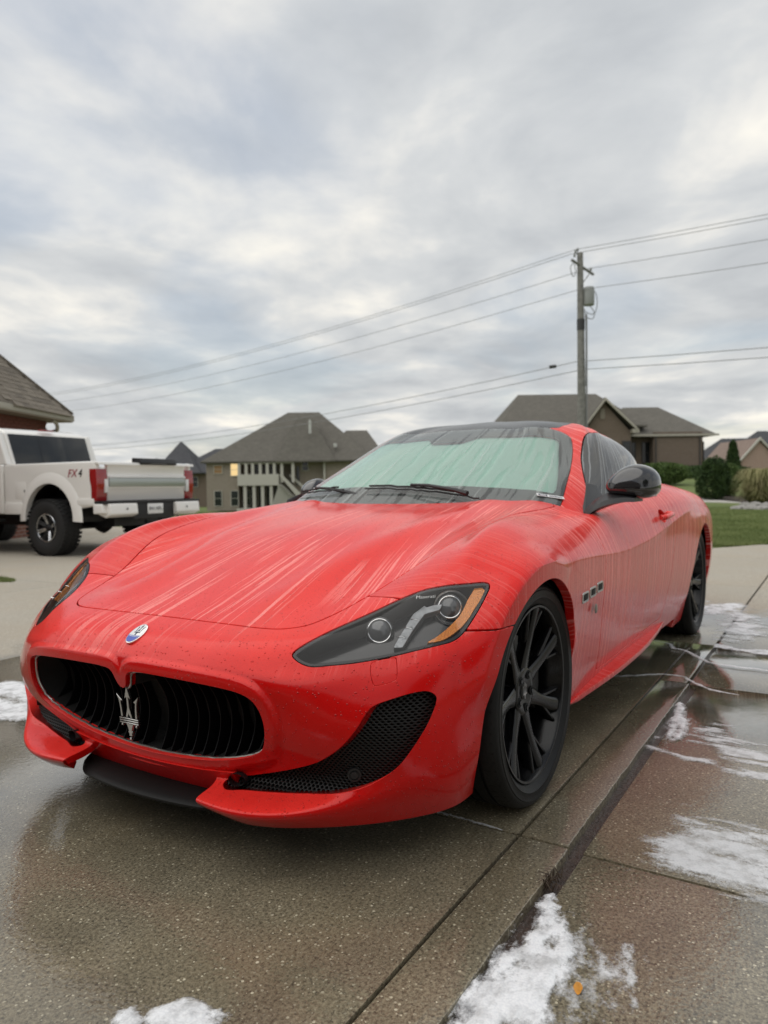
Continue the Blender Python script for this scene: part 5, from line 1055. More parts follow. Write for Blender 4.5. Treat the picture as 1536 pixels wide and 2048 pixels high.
# fallen leaf, weed in the joint, small chips
LEAF = simple('orange_leaf', (.55, .24, .03), .5, var=(60, .3)); q = smooth_poly([(-.017, 0), (-.008, .008), (.006, .009), (.018, .001), (.006, -.008), (-.008, -.007)], 4)
V = [(x, y, .004+.10*abs(y)*3+.0015*math.sin(x*300)) for x, y in q]+[(0, 0, .003)]; nq = len(q)
o = obj('fallen_leaf', V, [(i, (i+1) % nq, nq) for i in range(nq)], LEAF, smooth=True); o.location = (.754, 1.256, -.008); o.rotation_euler = (0, 0, R(15)); tag(o, 'single small orange leaf lying on the concrete near the bottom edge', 'leaf')
WD = simple('dead_weed', (.06, .04, .025), .6); mb = MB(); rw_ = random.Random(5)
for k in range(26):
    a = rw_.uniform(0, 6.28); l = rw_.uniform(.012, .045); x0, y0 = .40+rw_.uniform(-.04, .035), 1.082+rw_.uniform(-.012, .012)
    mb.tube([(x0, y0, -.015), (x0+.3*l*math.cos(a), y0+.3*l*math.sin(a), .25*l), (x0+l*math.cos(a), y0+l*math.sin(a), rw_.uniform(.0, .5)*l)], [.0016, .0012, .0006], 4)
o = mb.build('dead_weed', WD, None, kind='stuff'); tag(o, 'tuft of dead weed roots in the slab joint', 'weed')
# water running in the trench beside the broken edge
# grass verge right of and behind the drive
EA = np.array([-9.55, .034]); EB = np.array([-10.74, .74]); ed = (EB-EA)/np.linalg.norm(EB-EA)
far = [tuple(EA-ed*1.5), tuple(EA), tuple(EB), (-13.5, 3.2), (-14.2, 9.0), (-60, 9), (-60, -6), (-20, -9), (-11.5, -4.5)]
o = MB().prism([(x, y) for x, y in far], 'z', -.06, .008).build('lawn', GRASS, None); tag(o, kind='structure')
BLD, nt, out = mat('grass_blades'); gi = nd(nt, 'NewGeometry').outputs['Position']
bc = mixc(nt, ramp(nt, noise(nt, gi, .9, 4, .6), [(.35, 0.0), (.65, 1.0)]), (.10, .15, .038), (.20, .245, .085)); bc = mixc(nt, ramp(nt, noise(nt, gi, 55, 1), [(.4, 0.0), (.7, .5)]), bc, (.25, .25, .12)); princ(nt, out, **{'Base Color': bc, 'Roughness': .6, 'Specular IOR Level': .25})
def blades(name, label, n_, gen, h0, seed):
    r = np.random.default_rng(seed); P = gen(r, n_); m_ = len(P); a = r.uniform(0, 6.28, m_); h = h0*r.uniform(.5, 1.2, m_); w_ = h*.11+.0015; lean = r.normal(0, .35, (m_, 2))*h[:, None]
    V_ = np.empty((m_, 3, 3)); c_, s_ = np.cos(a), np.sin(a)
    V_[:, 0] = P+np.stack([c_*w_, s_*w_, 0*w_], 1); V_[:, 1] = P-np.stack([c_*w_, s_*w_, 0*w_], 1); V_[:, 2] = P+np.stack([lean[:, 0], lean[:, 1], h], 1)
    me = mkmesh(name, V_.reshape(-1, 3), np.arange(3*m_).reshape(-1, 3), BLD); o = link(name, me); tag(o, label, 'grass', None, 'stuff'); return o
def gen_verge(r, n_):
    t = r.uniform(0, 1, n_)**1.8; d = 11.0+30*t; l = r.uniform(.30, .56, n_)*d; x, y = DL(d, l); P = np.stack([x, y, np.full(n_, .006)], 1)
    k = seg_sdf(P[:, :2], np.array(far)) > -.01; return P[k]
blades('grass', 'short green lawn grass beyond the driveway on the right', 150000, gen_verge, .045, 41)
def gen_left(r, n_): a = r.uniform(0, 6.28, n_); q = np.sqrt(r.uniform(0, 1, n_)); return np.stack([-2.45+.17*q*np.cos(a), -6.85+.95*q*np.sin(a), np.zeros(n_)], 1)
blades('grass_tuft', 'small island of grass in the concrete at the left edge', 5000, gen_left, .035, 42)
def gen_back(r, n_):
    d = r.uniform(24, 60, n_); l = r.uniform(-.28, -.16, n_)*d; x, y = DL(d, l); return np.stack([x, y, hgt(d, l)], 1)
blades('grass', 'strip of lawn between the pickup truck and the house with the stairs', 15000, gen_back, .10, 43)
# ================================================================== white pickup truck
TWH = simple('pearl_white_paint', (.84, .82, .78), .25, 0, .9); TBK = simple('truck_black', (.012, .012, .013), .5); TGL = simple('truck_dark_glass', (.010, .012, .013), .06, 0, 0.0, spec=.6)
TRED = simple('tail_lamp_red', (.30, .008, .010), .12, 0, 1); TSIL = simple('brushed_silver', (.42, .44, .42), .30, .8); TCL = simple('reverse_lamp', (.75, .75, .74), .15, 0, 1); TGR = simple('truck_step_grey', (.22, .22, .22), .4)
TK = thing('pickup_truck', 'lifted white four-door pickup truck with big black tyres, seen from behind', 'pickup truck', (-5.565, -8.47, 0), R(-86))
def arc(cx, cz, r, a0, a1, n_=18): return [(cx+r*math.cos(R(a)), cz+r*math.sin(R(a))) for a in np.linspace(a0, a1, n_)]
def bodyside(name, outer, y0, y1, m, parent, bev=.02):
    for sg in (1, -1):
        MB().prism(outer, 'y', sg*y0, sg*y1).build(name, m, parent, bevel=bev, seg=3, angle=50)
BZ, TZ = .67, 1.40
prof = [(-.98, TZ), (-1.00, 1.22), (-.965, .98), (-.965, .68), (-.60, .66)]+arc(0, .50, .56, 15, 165)[::1]+[(-.62, .66)][:0]
prof = [(1.06, TZ), (-.98, TZ), (-1.0, 1.2), (-.965, .95), (-.965, .75), (-.56, .70)]+arc(0, .58, .53, 167, 8)[::1]+[(.58, .62), (1.06, .62)]
for sg in (1, -1):
    b = MB(); secs = []
    MB().prism(prof, 'y', sg*.90, sg*.985).build('bed_side', TWH, TK, bevel=.03, seg=3, angle=50)
    # flared arch ring
    rg = [arc(0, .56, r, -4, 184, 26) for r in (.525, .64)]
    V = []; F = []; k = 26
    for j, (r, yy) in enumerate(((.525, .94), (.53, 1.018), (.60, 1.018), (.70, .984))): V += [(x, sg*yy, z) for x, z in arc(0, .56, r, -4, 184, k)]
    F = [(j*k+i, j*k+i+1, (j+1)*k+i+1, (j+1)*k+i) for j in range(3) for i in range(k-1)]; MB().add(V, F).build('fender_flare', TWH, TK, smooth=True)
    MB().box(-.96, -.60, sg*.975, sg*1.0, .76, .86).build('lower_body_crease', TWH, TK, bevel=.012)
    MB().box(.62, 1.05, sg*.975, sg*1.005, .62, .80).build('lower_body_crease', TWH, TK, bevel=.012)
    if sg > 0: MB().prism([(.55, .86), (.55, 1.12), (.80, 1.12), (.80, .86)], 'y', .984, .9875).build('fuel_door', TWH, TK, bevel=.001); MB().box(.565, .585, .987, .990, .96, 1.0).build('fuel_door_lock', TBK, TK)
    # tail lamp wraps the corner
    TL = link('tail_lamp', None, TK)
    lp = [(-.865, 1.29), (-1.012, 1.29), (-1.03, 1.05), (-1.0, .82), (-.90, .82), (-.895, 1.03), (-.87, 1.13)]
    MB().prism(lp, 'y', sg*.80, sg*.994).build('lamp_body', TRED, TL, bevel=.012); MB().box(-1.045, -1.0, sg*.80, sg*.865, .94, 1.14).build('reverse_lamp', TCL, TL, bevel=.008)
    # cab side
    CS = link('cab_side', None, TK)
    MB().prism([(1.10, TZ), (1.10, .62), (3.50, .62), (3.50, 1.36), (2.95, 1.40)], 'y', sg*.93, sg*.99).build('door_panels', TWH, CS, bevel=.03, seg=3)
    MB().prism([(1.10, TZ), (1.32, 1.945), (2.35, 1.96), (2.98, 1.42), (2.9, 1.38)], 'y', sg*.80, sg*.90).build('window_frame', TWH, CS, bevel=.03, seg=3)
    MB().prism([(1.52, 1.42), (1.66, 1.87), (2.28, 1.88), (2.78, 1.44)], 'y', sg*.88, sg*.912).build('side_glass', TGL, CS, bevel=.006)
    MB().prism([(3.44, 1.36), (3.44, .62), (3.55, .60)]+arc(4.06, .56, .53, 176, 4)+[(4.75, .62), (4.85, 1.10), (4.70, 1.30)], 'y', sg*.88, sg*.99).build('front_fender', TWH, TK, bevel=.03)
    MB().box(1.15, 3.35, sg*.90, sg*1.06, .50, .545).build('running_board', TBK, TK, bevel=.01)
for sg in (1, -1): MB().lathe([(.56, sg*.93), (.60, sg*.50), (0, sg*.50)], 24, 'y', (0, 0, .56), R(-5), R(185)).build('inner_fender', TBK, TK)
tg = link('tailgate', None, TK)
MB().prism([(-.955, .82), (-.955, 1.36), (-.975, 1.385), (-1.03, 1.355), (-1.012, 1.30), (-1.01, 1.20), (-1.024, 1.19), (-1.024, 1.00), (-1.01, .985), (-1.0, .82)], 'y', -.795, .795).build('tailgate_panel', TWH, tg, bevel=.008)
MB().box(-1.045, -1.02, -.785, .785, 1.03, 1.155).build('silver_band', TSIL, tg, bevel=.006); MB().box(-1.052, -1.02, -.785, .785, 1.158, 1.182).build('band_edge', TCL, tg, bevel=.004)
MB().prism([(-.93, 1.40), (-1.045, 1.385), (-1.055, 1.345), (-.94, 1.37)], 'y', -.98, .98).build('tailgate_spoiler', TWH, tg, bevel=.01)
MB().prism([(-.88, 1.47), (-1.05, 1.46), (-1.095, 1.39), (-1.08, 1.36), (-.88, 1.39)], 'y', -.55, .20).build('tailgate_step_cover', TBK, tg, bevel=.012); MB().box(-1.09, -1.08, -.32, .0, 1.375, 1.395).build('step_label', TGR, tg)
MB().box(-.94, 1.02, -.90, .90, .80, .84).build('bed_floor', TBK, TK); MB().box(1.02, 1.08, -.95, .95, .70, TZ).build('bed_front_wall', TWH, TK, bevel=.01)
# cab back, roof and glass
MB().prism([(1.10, TZ-.5), (1.10, TZ+.02), (1.30, 1.93), (1.42, 1.99), (1.60, 2.02), (2.35, 2.01), (2.50, 1.95), (3.0, 1.42), (4.75, 1.30), (4.85, .7), (1.10, .62)], 'y', -.80, .80).build('cab_body', TWH, TK, bevel=.05, seg=4)
MB().prism([(1.093, 1.41), (1.268, 1.905), (1.30, 1.905), (1.12, 1.41)], 'y', -.745, .745).build('rear_glass', TGL, TK, bevel=.004)
MB().prism([(1.088, 1.415), (1.262, 1.90), (1.30, 1.90), (1.12, 1.415)], 'y', -.235, .235).build('sliding_pane', TGL, TK, bevel=.003)
MB().box(1.30, 1.36, -.13, .13, 1.985, 2.012).build('third_brake_lamp', TRED, TK, bevel=.006)
MB().prism([(1.95, 2.01), (1.90, 2.06), (2.05, 2.02)], 'y', -.02, .02).build('roof_antenna', TBK, TK)
# bumper
bp_ = link('rear_bumper', None, TK)
for sg in (1, -1):
    MB().prism([(-.93, .63), (-.93, .78), (-1.20, .78), (-1.22, .62), (-1.10, .57)], 'y', sg*.40, sg*.93).build('bumper_corner', TWH, bp_, bevel=.025, seg=3)
    MB().prism([(-.93, .63), (-.93, .78), (-1.12, .78), (-1.14, .64)], 'y', sg*.91, sg*1.0).build('bumper_end', TWH, bp_, bevel=.025, seg=3)
    MB().lathe([(0, .003), (.014, .003), (.016, 0)], 12, 'x', (0, 0, 0)).build('sensor', TBK, bp_, loc=(-1.223, sg*.62, .70), rot=(0, 0, math.pi))
MB().box(-1.16, -.93, -.99, .99, .78, .815).build('bumper_step', TBK, bp_, bevel=.008); MB().box(-1.14, -.93, -.42, .42, .54, .78).build('bumper_centre', TBK, bp_, bevel=.01)
PL = link('licence_plate', None, TK); MB().box(-1.157, -1.145, -.16, .16, .61, .765).build('plate', TCL, PL, bevel=.003)
text_mesh('plate_number', 'B41 NFL', .075, simple('plate_ink', (.08, .08, .10), .5), PL, Vector((-1.160, 0, .687)), frame((0, -1, 0), (-1, 0, 0)), .001)
FXR = simple('decal_red', (.30, .01, .03), .4); FXK = simple('decal_black', (.02, .02, .02), .4)
text_mesh('decal', 'FX', .165, FXR, TK, Vector((-.50, .989, 1.225)), frame((-1, 0, 0), (0, 1, 0)), .002, .25); text_mesh('decal', '4', .165, FXK, TK, Vector((-.665, .989, 1.225)), frame((-1, 0, 0), (0, 1, 0)), .002, .25)
MB().box(-.75, 4.6, -.45, .45, .42, .60).build('chassis', TBK, TK); MB().tube([(0, -.8, .43), (0, .8, .43)], .06, 10).build('rear_axle', TBK, TK, smooth=True); MB().lathe([(0, -.12), (.1, -.11), (.15, 0), (.1, .11), (0, .12)], 16, 'y', (0, 0, .43)).build('differential', TBK, TK, smooth=True)
MB().tube([(-.95, 0, .50), (-.98, 0, .44), (-1.15, 0, .43)], .035, 8).build('tow_hitch', TBK, TK)
for y in (.35, -.35): MB().tube([(.9, y, .55), (.3, y, .40), (-.6, y, .50)], .025, 8).build('leaf_spring', TBK, TK, smooth=True)
TRB = simple('off_road_rubber', (.014, .014, .014), .7, bmp=(60, .3, .01)); TRIMM = simple('polished_rim', (.60, .60, .60), .2, 1)
def twheel():
    W = bpy.data.objects.new('wheel', None); C.objects.link(W); W.parent = TK
    MB().lathe([(.21, -.13), (.30, -.15), (.38, -.15), (.415, -.13), (.422, -.10), (.422, .10), (.415, .13), (.38, .15), (.30, .15), (.225, .13), (.20, .10), (.20, -.1)], 48).build('tyre', TRB, W, smooth=True)
    lb = MB()
    for k in range(40):
        a = 2*math.pi*k/40
        for s0, s1, o_ in ((.10, .158, 0), (.02, .085, .5), (-.085, -.02, 0), (-.158, -.10, .5)):
            a1 = a+o_*2*math.pi/40; c_, s_ = math.cos(a1), math.sin(a1); q = []
            for r_, yy in ((.415, s0), (.415, s1), (.432, s0), (.432, s1)):
                for da in (-.05, .05): q.append((r_*math.cos(a1+da), yy, r_*math.sin(a1+da)))
            lb.add(q, [(4, 5, 7, 6), (0, 1, 5, 4), (2, 6, 7, 3), (0, 4, 6, 2), (1, 3, 7, 5)])
    lb.build('tread_blocks', TRB, W, kind='stuff')
    MB().lathe([(.205, .11), (.215, .128), (.22, .132), (.212, .135), (.195, .125), (.19, .06), (0, .05)], 40).build('rim_barrel', TBK, W, smooth=True)
    for k in range(8):
        a = 2*math.pi*k/8+.2
        for s_ in (-.10, .10):
            sp = MB().tube([(r_*math.cos(a+s_*w2), .085+.035*t_, r_*math.sin(a+s_*w2)) for r_, t_, w2 in ((.06, .1, 1.6), (.12, .5, 1.2), (.17, .9, 1), (.20, 1.1, 1))], [.014, .011, .010, .012], 6).build('spoke', TRIMM if k % 2 == 0 else TBK, W, smooth=True)
    q = MB().tube([(.207*math.cos(t), .133, .207*math.sin(t)) for t in np.linspace(0, 6.283, 40, endpoint=False)], .008, 6, closed=True); q.build('rim_lip', TRIMM, W, smooth=True)
    MB().lathe([(0, .125), (.035, .12), (.045, .09), (.07, .07)], 20).build('hub_cap', TBK, W, smooth=True); return W
TW = twheel(); TW.location = (0, .93, .425); TW.rotation_euler = (0, R(30), 0)
for x, y, f in ((0, -.93, math.pi), (4.06, .93, 0), (4.06, -.93, math.pi)):
    w_ = dup(TW, TK); w_.location = (x, y, .425); w_.rotation_euler = (0, R(17*x), f)
# ================================================================== houses
def shingle_mat(name, a, b, sc=(1, 1, 1)):
    m, nt, out = mat(name); oc = nd(nt, 'TexCoord').outputs['Object']
    br = nd(nt, 'TexBrick', {'Vector': mapping(nt, oc, rot=(0, 0, 0), scale=sc), 'Color1': a, 'Color2': b, 'Mortar': tuple(c*.55 for c in a), 'Scale': 1.0, 'Mortar Size': .012, 'Brick Width': .33, 'Row Height': .14, 'Bias': 0.0})
    c = mixc(nt, ramp(nt, noise(nt, oc, 1.2, 4, .6), [(.3, 0.0), (.7, .45)]), br.outputs[0], tuple(x*.72 for x in a)); c = mixc(nt, ramp(nt, noise(nt, oc, 14, 3, .7), [(.3, 0.0), (.7, .4)]), c, tuple(min(1, x*1.35) for x in b))
    princ(nt, out, **{'Base Color': c, 'Roughness': .9, 'Specular IOR Level': .2}); return m
def brick_mat(name, a, b, mort, s=1.0):
    m, nt, out = mat(name); oc = nd(nt, 'TexCoord').outputs['Object']; g = nd(nt, 'SeparateXYZ', {'Vector': oc})
    v = nd(nt, 'CombineXYZ', {'X': mth(nt, 'ADD', g.outputs[0], g.outputs[1]), 'Y': g.outputs[2], 'Z': 0.0}).outputs[0]
    br = nd(nt, 'TexBrick', {'Vector': v, 'Color1': a, 'Color2': b, 'Mortar': mort, 'Scale': s, 'Mortar Size': .010, 'Brick Width': .21, 'Row Height': .075, 'Bias': 0.0})
    c = mixc(nt, ramp(nt, noise(nt, oc, 2.4, 4, .7), [(.3, 0.0), (.7, .5)]), br.outputs[0], tuple(x*1.25 for x in a))
    princ(nt, out, **{'Base Color': c, 'Roughness': .9, 'Normal': bump(nt, br.outputs[1], -.4, .01)}); return m
SHG = shingle_mat('weathered_shingles', (.105, .098, .085), (.15, .14, .12)); SHD = shingle_mat('dark_shingles', (.060, .062, .068), (.085, .085, .09)); SHB = shingle_mat('brown_shingles', (.125, .108, .088), (.18, .158, .13))
BRT = brick_mat('tan_brick', (.20, .165, .13), (.27, .225, .18), (.33, .30, .26)); BRB = brick_mat('brown_brick', (.13, .095, .070), (.17, .125, .095), (.20, .17, .14)); BRR = brick_mat('red_brick', (.16, .055, .035), (.22, .08, .05), (.26, .22, .19))
BEI = simple('beige_siding', (.24, .21, .17), .8); CRM = simple('cream_paint', (.46, .44, .39), .6); HGL = simple('house_glass', (.015, .018, .02), .08, 0, 0, spec=.5); FAS = simple('gutter_tan', (.40, .37, .31), .5); VNT = simple('roof_vent_metal', (.5, .5, .48), .5)
m, nt, out = mat('lit_window'); e = nd(nt, 'Emission', {'Color': (1, .72, .34), 'Strength': .75}); nt.links.new(e.outputs[0], out.inputs[0]); LIT = m
HR = math.atan2(ry, rx)
EYE = [1., 60.]
def house(name, label, px, d, z, rot=0.0):
    l = (px-768)/FPX*d; x, y = DL(d, l); EYE[0] = CAM_LOC[2]-z; EYE[1] = d; return thing(name, label, 'house', (x, y, z), HR+rot)
def roof(parts, m, parent, name='roof'):
    """parts: list of closed convex roof solids as (verts, faces)"""
    for V, F in parts:
        MB().add(V, F).build(name, m, parent)
def hip(x0, x1, y0, y1, ze, zr, ov=.45, r0=None, r1=None):
    """hip roof solid over a rectangle with eaves at ze, ridge zr (raised for the depth of the ridge behind the front wall)"""
    zr = EYE[0]+(zr-EYE[0])*(1+(y0+y1)/2/EYE[1])
    x0 -= ov; x1 += ov; y0 -= ov; y1 += ov; w_, d_ = x1-x0, y1-y0; k = min(w_, d_)/2
    if r0 is None: r0 = x0+k if w_ > d_ else (x0+x1)/2
    if r1 is None: r1 = x1-k if w_ > d_ else (x0+x1)/2
    ym = (y0+y1)/2; V = [(x0, y0, ze), (x1, y0, ze), (x1, y1, ze), (x0, y1, ze), (r0, ym, zr), (r1, ym, zr), (x0, y0, ze-.16), (x1, y0, ze-.16), (x1, y1, ze-.16), (x0, y1, ze-.16)]
    return V, [(0, 1, 5, 4), (1, 2, 5), (2, 3, 4, 5), (3, 0, 4), (6, 9, 8, 7), (0, 6, 7, 1), (1, 7, 8, 2), (2, 8, 9, 3), (3, 9, 6, 0)]
def window(parent, x, y, z, w_, h_, glass=HGL, face=-1, frame_=CRM, bars=1):
    """window in a wall facing local -y"""
    wn = link('window', None, parent); wn.location = (x, y, z); t = .07
    for a, b, c_, d_ in ((-w_/2-t, -w_/2, 0-t, h_+t), (w_/2, w_/2+t, 0-t, h_+t)): MB().box(a, b, -.07, .05, c_, d_).build('frame', frame_, wn)
    for c_, d_ in ((-t, 0), (h_, h_+t)): MB().box(-w_/2, w_/2, -.068, .05, c_, d_).build('frame', frame_, wn)
    MB().box(-w_/2, w_/2, -.02, .02, 0, h_).build('pane', glass, wn)
    for k in range(bars): MB().box(-w_/2, w_/2, -.045, -.022, h_*(k+1)/(bars+1)-.02, h_*(k+1)/(bars+1)+.02).build('glazing_bar', frame_, wn)
    return wn
# --- middle house: tan brick, walk-out basement, porch with columns and stairs (17.26 px per metre)
H = house('brick_house', 'two-storey tan brick house with hip roof, rear porch columns and outside stairs', 587, 85, -1.62); S1 = 1/17.26
def hx(px): return (px-587)*S1
def hz(py): return (970-py)*S1+.98+1.62
ze = hz(917); zr = hz(821)
MB().box(hx(414), hx(478), 0, 12, 0, ze).build('wall', BRT, H); MB().box(hx(478), hx(585), 2.2, 12, 0, ze).build('wall', BEI, H); MB().box(hx(585), hx(650), 1.0, 12, 0, ze).build('wall', BRT, H); MB().box(hx(650), hx(757), .2, 12, 0, ze).build('wall', BRT, H)
V, F = hip(hx(414), hx(745), 0, 12, ze, zr, .55, hx(566), hx(632)); MB().add(V, F).build('roof', SHG, H)
V, F = hip(hx(560), hx(665), -.25, 6, ze-.002, hz(832), .5, hx(592), hx(622)); MB().add(V, F).build('roof', SHG, H)
V, F = hip(hx(640), hx(772), 1.5, 13, ze-.01, hz(858), .4, hx(688), hx(733)); MB().add(V, F).build('roof', SHG, H)
MB().box(hx(619), hx(624), .5, .8, hz(862), hz(838)).build('roof_vent', VNT, H)
MB().tube([(hx(621.5), .7, hz(858)), (hx(621.5), .7, hz(834))], .10, 8).build('vent_pipe', VNT, H); MB().box(hx(669), hx(675), .2, .8, hz(890), hz(883)).build('roof_vent', VNT, H)
for px, w_ in ((438, .9), (472, 1.0)): window(H, hx(px), -.03, hz(945 if px > 450 else 940), w_, 1.35 if px > 450 else .9, LIT if px > 450 else simple('dim_lit_window', (.30, .17, .07), .4))
for px in (437, 470, 487): window(H, hx(px), -.03 if px < 478 else 2.17, hz(1005), .8, 1.7)
# porch: two floors of columns, balustrade panel, stairs
PO = link('porch', None, H)
MB().box(hx(478), hx(560), -.6, 2.2, hz(965)-.02, hz(943)).build('balcony_panel', CRM, PO); MB().box(hx(476), hx(600), -.8, 2.2, -.05, .25).build('porch_base', CRM, PO); MB().box(hx(478), hx(590), -.4, 2.2, hz(922), hz(917)).build('porch_beam', CRM, PO)
for px in (481, 495, 508, 523, 537, 551, 566, 588): MB().box(hx(px)-.16, hx(px)+.16, -.45, -.13, hz(943) if px < 560 else hz(960), hz(921)).build('column', CRM, PO)
for px in (492, 510, 527, 544, 560): MB().box(hx(px)-.18, hx(px)+.18, -.45, -.1, .2, hz(964)).build('column', CRM, PO)
for px in (502, 515, 530, 544): MB().box(hx(px)-.33, hx(px)+.33, 2.1, 2.16, hz(942), hz(923)).build('screen_opening', HGL, PO)
for px in (501, 518, 535, 551): MB().box(hx(px)-.36, hx(px)+.36, 2.1, 2.16, .3, hz(968)).build('screen_opening', HGL, PO)
ST = link('stairs', None, H)
MB().prism([(hx(562), hz(945)), (hx(568), hz(945)), (hx(604), hz(982)), (hx(604), hz(990)), (hx(598), hz(990))], 'y', -1.0, -.85).build('stair_rail', CRM, ST); MB().prism([(hx(578), hz(945)), (hx(584), hz(945)), (hx(618), hz(976)), (hx(614), hz(980))], 'y', .2, .35).build('stair_rail', CRM, ST)
MB().prism([(hx(560), hz(964)), (hx(566), hz(964)), (hx(602), hz(1000)), (hx(602), 0), (hx(545), 0), (hx(548), hz(998))], 'y', -.6, .3).build('stair_flight', simple('stair_grey', (.33, .32, .28), .7), ST)
for k in range(9): MB().box(hx(562+k*4)-.02, hx(566+k*4), -.95, .25, hz(966+k*4)-.05, hz(966+k*4)).build('step', CRM, ST)
window(H, hx(610), .97, hz(936), .7, 1.0); MB().box(hx(592), hx(598), .9, .98, hz(965), hz(928)).build('door', HGL, H)
MB().box(hx(648), hx(652), .0, .2, 0, ze).build('corner_trim', CRM, H)
# --- dark-roofed house at the left, behind the truck
H = house('dark_roof_house', 'smaller house with steep dark grey roof beyond the pickup truck', 370, 112, -2.4); S1 = 1/13.1
def hx(px): return (px-370)*S1
def hz(py): return (970-py)*S1+.98+2.4
MB().box(hx(300), hx(445), 0, 11, 0, hz(938)).build('wall', BRB, H)
V, F = hip(hx(318), hx(400), -.8, 9, hz(938), hz(876), .5, hx(349), hx(352)); MB().add(V, F).build('roof', SHD, H)
V, F = hip(hx(345), hx(520), 0, 11, hz(938)-.01, hz(891), .5); MB().add(V, F).build('roof', SHD, H)
V, F = hip(hx(262), hx(330), 1, 9, hz(925), hz(908), .4); MB().add(V, F).build('roof', SHD, H)
MB().box(hx(265), hx(300), 1, 9, 0, hz(925)).build('wall', BRB, H)
window(H, hx(388), -.03, hz(966), 1.3, 1.5); MB().lathe([(.35, 0), (.4, 1.2), (0, 2.2)], 10, 'z', (hx(402), -3, 0)).build('shrub', GRASS, H, smooth=True)
# --- right house: brown brick bungalow with gable and two hips (24.45 px per metre)
H = house('brown_brick_house', 'brown brick bungalow with gabled wing behind the utility pole', 1225, 60, 1.15); S1 = 1/24.45
def hx(px): return (px-1225)*S1
def hz(py): return (966-py)*S1+.98-1.15
ze = hz(862)
MB().box(hx(1020), hx(1168), 1.6, 12, -.5, ze+.3).build('wall', BRB, H); MB().box(hx(1168), hx(1262), 0, 9, -.5, ze).build('wall', BRB, H); MB().box(hx(1262), hx(1318), 2.2, 12, -.5, ze).build('wall', BRB, H); MB().box(hx(1318), hx(1418), 1.2, 12, -.5, ze-.05).build('wall', BRB, H)
MB().box(hx(1418), hx(1432), 2.6, 11, -.5, ze-.05).build('wall', BRB, H)
V, F = hip(hx(1012), hx(1300), 1.6, 12, hz(848), hz(788), .3, hx(1068), hx(1240)); MB().add(V, F).build('roof', SHG, H)
# gable wing
xa, xb, xm = hx(1162), hx(1272), hx(1208); zg = hz(796); ez = hz(858)
V = [(xa, -.5, ez), (xm, -.5, zg), (xb, -.5, ez), (xa, 7, ez), (xm, 7, zg), (xb, 7, ez), (xa, -.5, ez-.18), (xm, -.5, zg-.22), (xb, -.5, ez-.18), (xa, 7, ez-.18), (xm, 7, zg-.22), (xb, 7, ez-.18)]
MB().add(V, [(0, 1, 4, 3), (1, 2, 5, 4), (0, 6, 7, 1), (1, 7, 8, 2), (6, 9, 10, 7), (7, 10, 11, 8), (3, 4, 10, 9), (4, 5, 11, 10), (0, 3, 9, 6), (2, 8, 11, 5)]).build('roof', SHG, H)
MB().prism([(hx(1170), ze-.1), (hx(1262), ze-.1), (xm, zg-.35)], 'y', -.02, .5).build('gable_wall', BRB, H); MB().box(hx(1201), hx(1210), -.08, -.02, hz(838), hz(817)).build('gable_vent', BEI, H)
MB().prism([(xm, zg-.02), (xm, zg-.26), (xb, ez-.22), (xb, ez)], 'y', -.56, -.5).build('barge_board', FAS, H); MB().prism([(xm, zg-.02), (xm, zg-.26), (xa, ez-.22), (xa, ez)], 'y', -.56, -.5).build('barge_board', FAS, H)
MB().box(hx(1262), hx(1275), -.5, 2.2, ez-.35, ez-.05).build('eave_box', FAS, H)
V, F = hip(hx(1262), hx(1432), 1.6, 12, hz(868), hz(816), .5, hx(1300), hx(1378)); MB().add(V, F).build('roof', SHG, H); MB().box(hx(1250), hx(1450), 1.02, 1.1, hz(872), hz(868)).build('gutter', FAS, H)
MB().box(hx(1289), hx(1296), 3.1, 3.7, hz(845), hz(834)).build('roof_vent', VNT, H)
DKF = simple('dark_frame', (.06, .05, .045), .6)
for px, y in ((1253, -.03), (1281, 2.17), (1311, 2.17), (1426, 2.57)): window(H, hx(px), y, hz(925), .6, 1.7, frame_=DKF)
for px, y in ((1275, 2.0), (1322, 1.1), (1412, 1.1)): MB().tube([(hx(px), y, -.4), (hx(px), y, ze-.2)], .06, 6).build('downspout', simple('dark_spout', (.05, .045, .04), .5), H)
# --- far houses at the right edge
H = house('grey_roof_house', 'distant house with dark blue grey roof at the right edge', 1510, 105, 1.3); S1 = 1/13.97
def hx(px): return (px-1510)*S1
def hz(py): return (964-py)*S1+.98-1.3
MB().box(hx(1446), hx(1620), 0, 11, -.5, hz(915)).build('wall', BEI, H); V, F = hip(hx(1446), hx(1640), 0, 11, hz(918), hz(878), .4, hx(1478), hx(1600)); MB().add(V, F).build('roof', SHD, H); V, F = hip(hx(1505), hx(1600), -.8, 8, hz(905), hz(864), .3, hx(1540), hx(1560)); MB().add(V, F).build('roof', SHD, H)
H = house('pinkish_gable_house', 'small house with pale gable trim low at the right edge', 1525, 80, 1.3); S1 = 1/18.3
def hx(px): return (px-1525)*S1
def hz(py): return (964-py)*S1+.98-1.3
xa, xb, xm = hx(1478), hx(1560), hx(1518); MB().prism([(xa+.3, -.5), (xb-.3, -.5), (xb-.3, hz(918)), (xm, hz(884)), (xa+.3, hz(918))], 'y', 0, 9).build('wall', brick_mat('pink_brick', (.30, .19, .15), (.36, .25, .20), (.40, .35, .30)), H)
MB().prism([(xa, hz(925)), (xm, hz(882)), (xb, hz(925)), (xb, hz(921)), (xm, hz(876)), (xa, hz(921))], 'y', -.3, -.1).build('barge_board', CRM, H); MB().prism([(xa, hz(924)), (xm, hz(880)), (xb, hz(924)), (xb, hz(922)), (xm, hz(878)), (xa, hz(922))], 'y', -.1, 9.2).build('roof', shingle_mat('pink_shingles', (.20, .15, .125), (.26, .20, .17)), H)
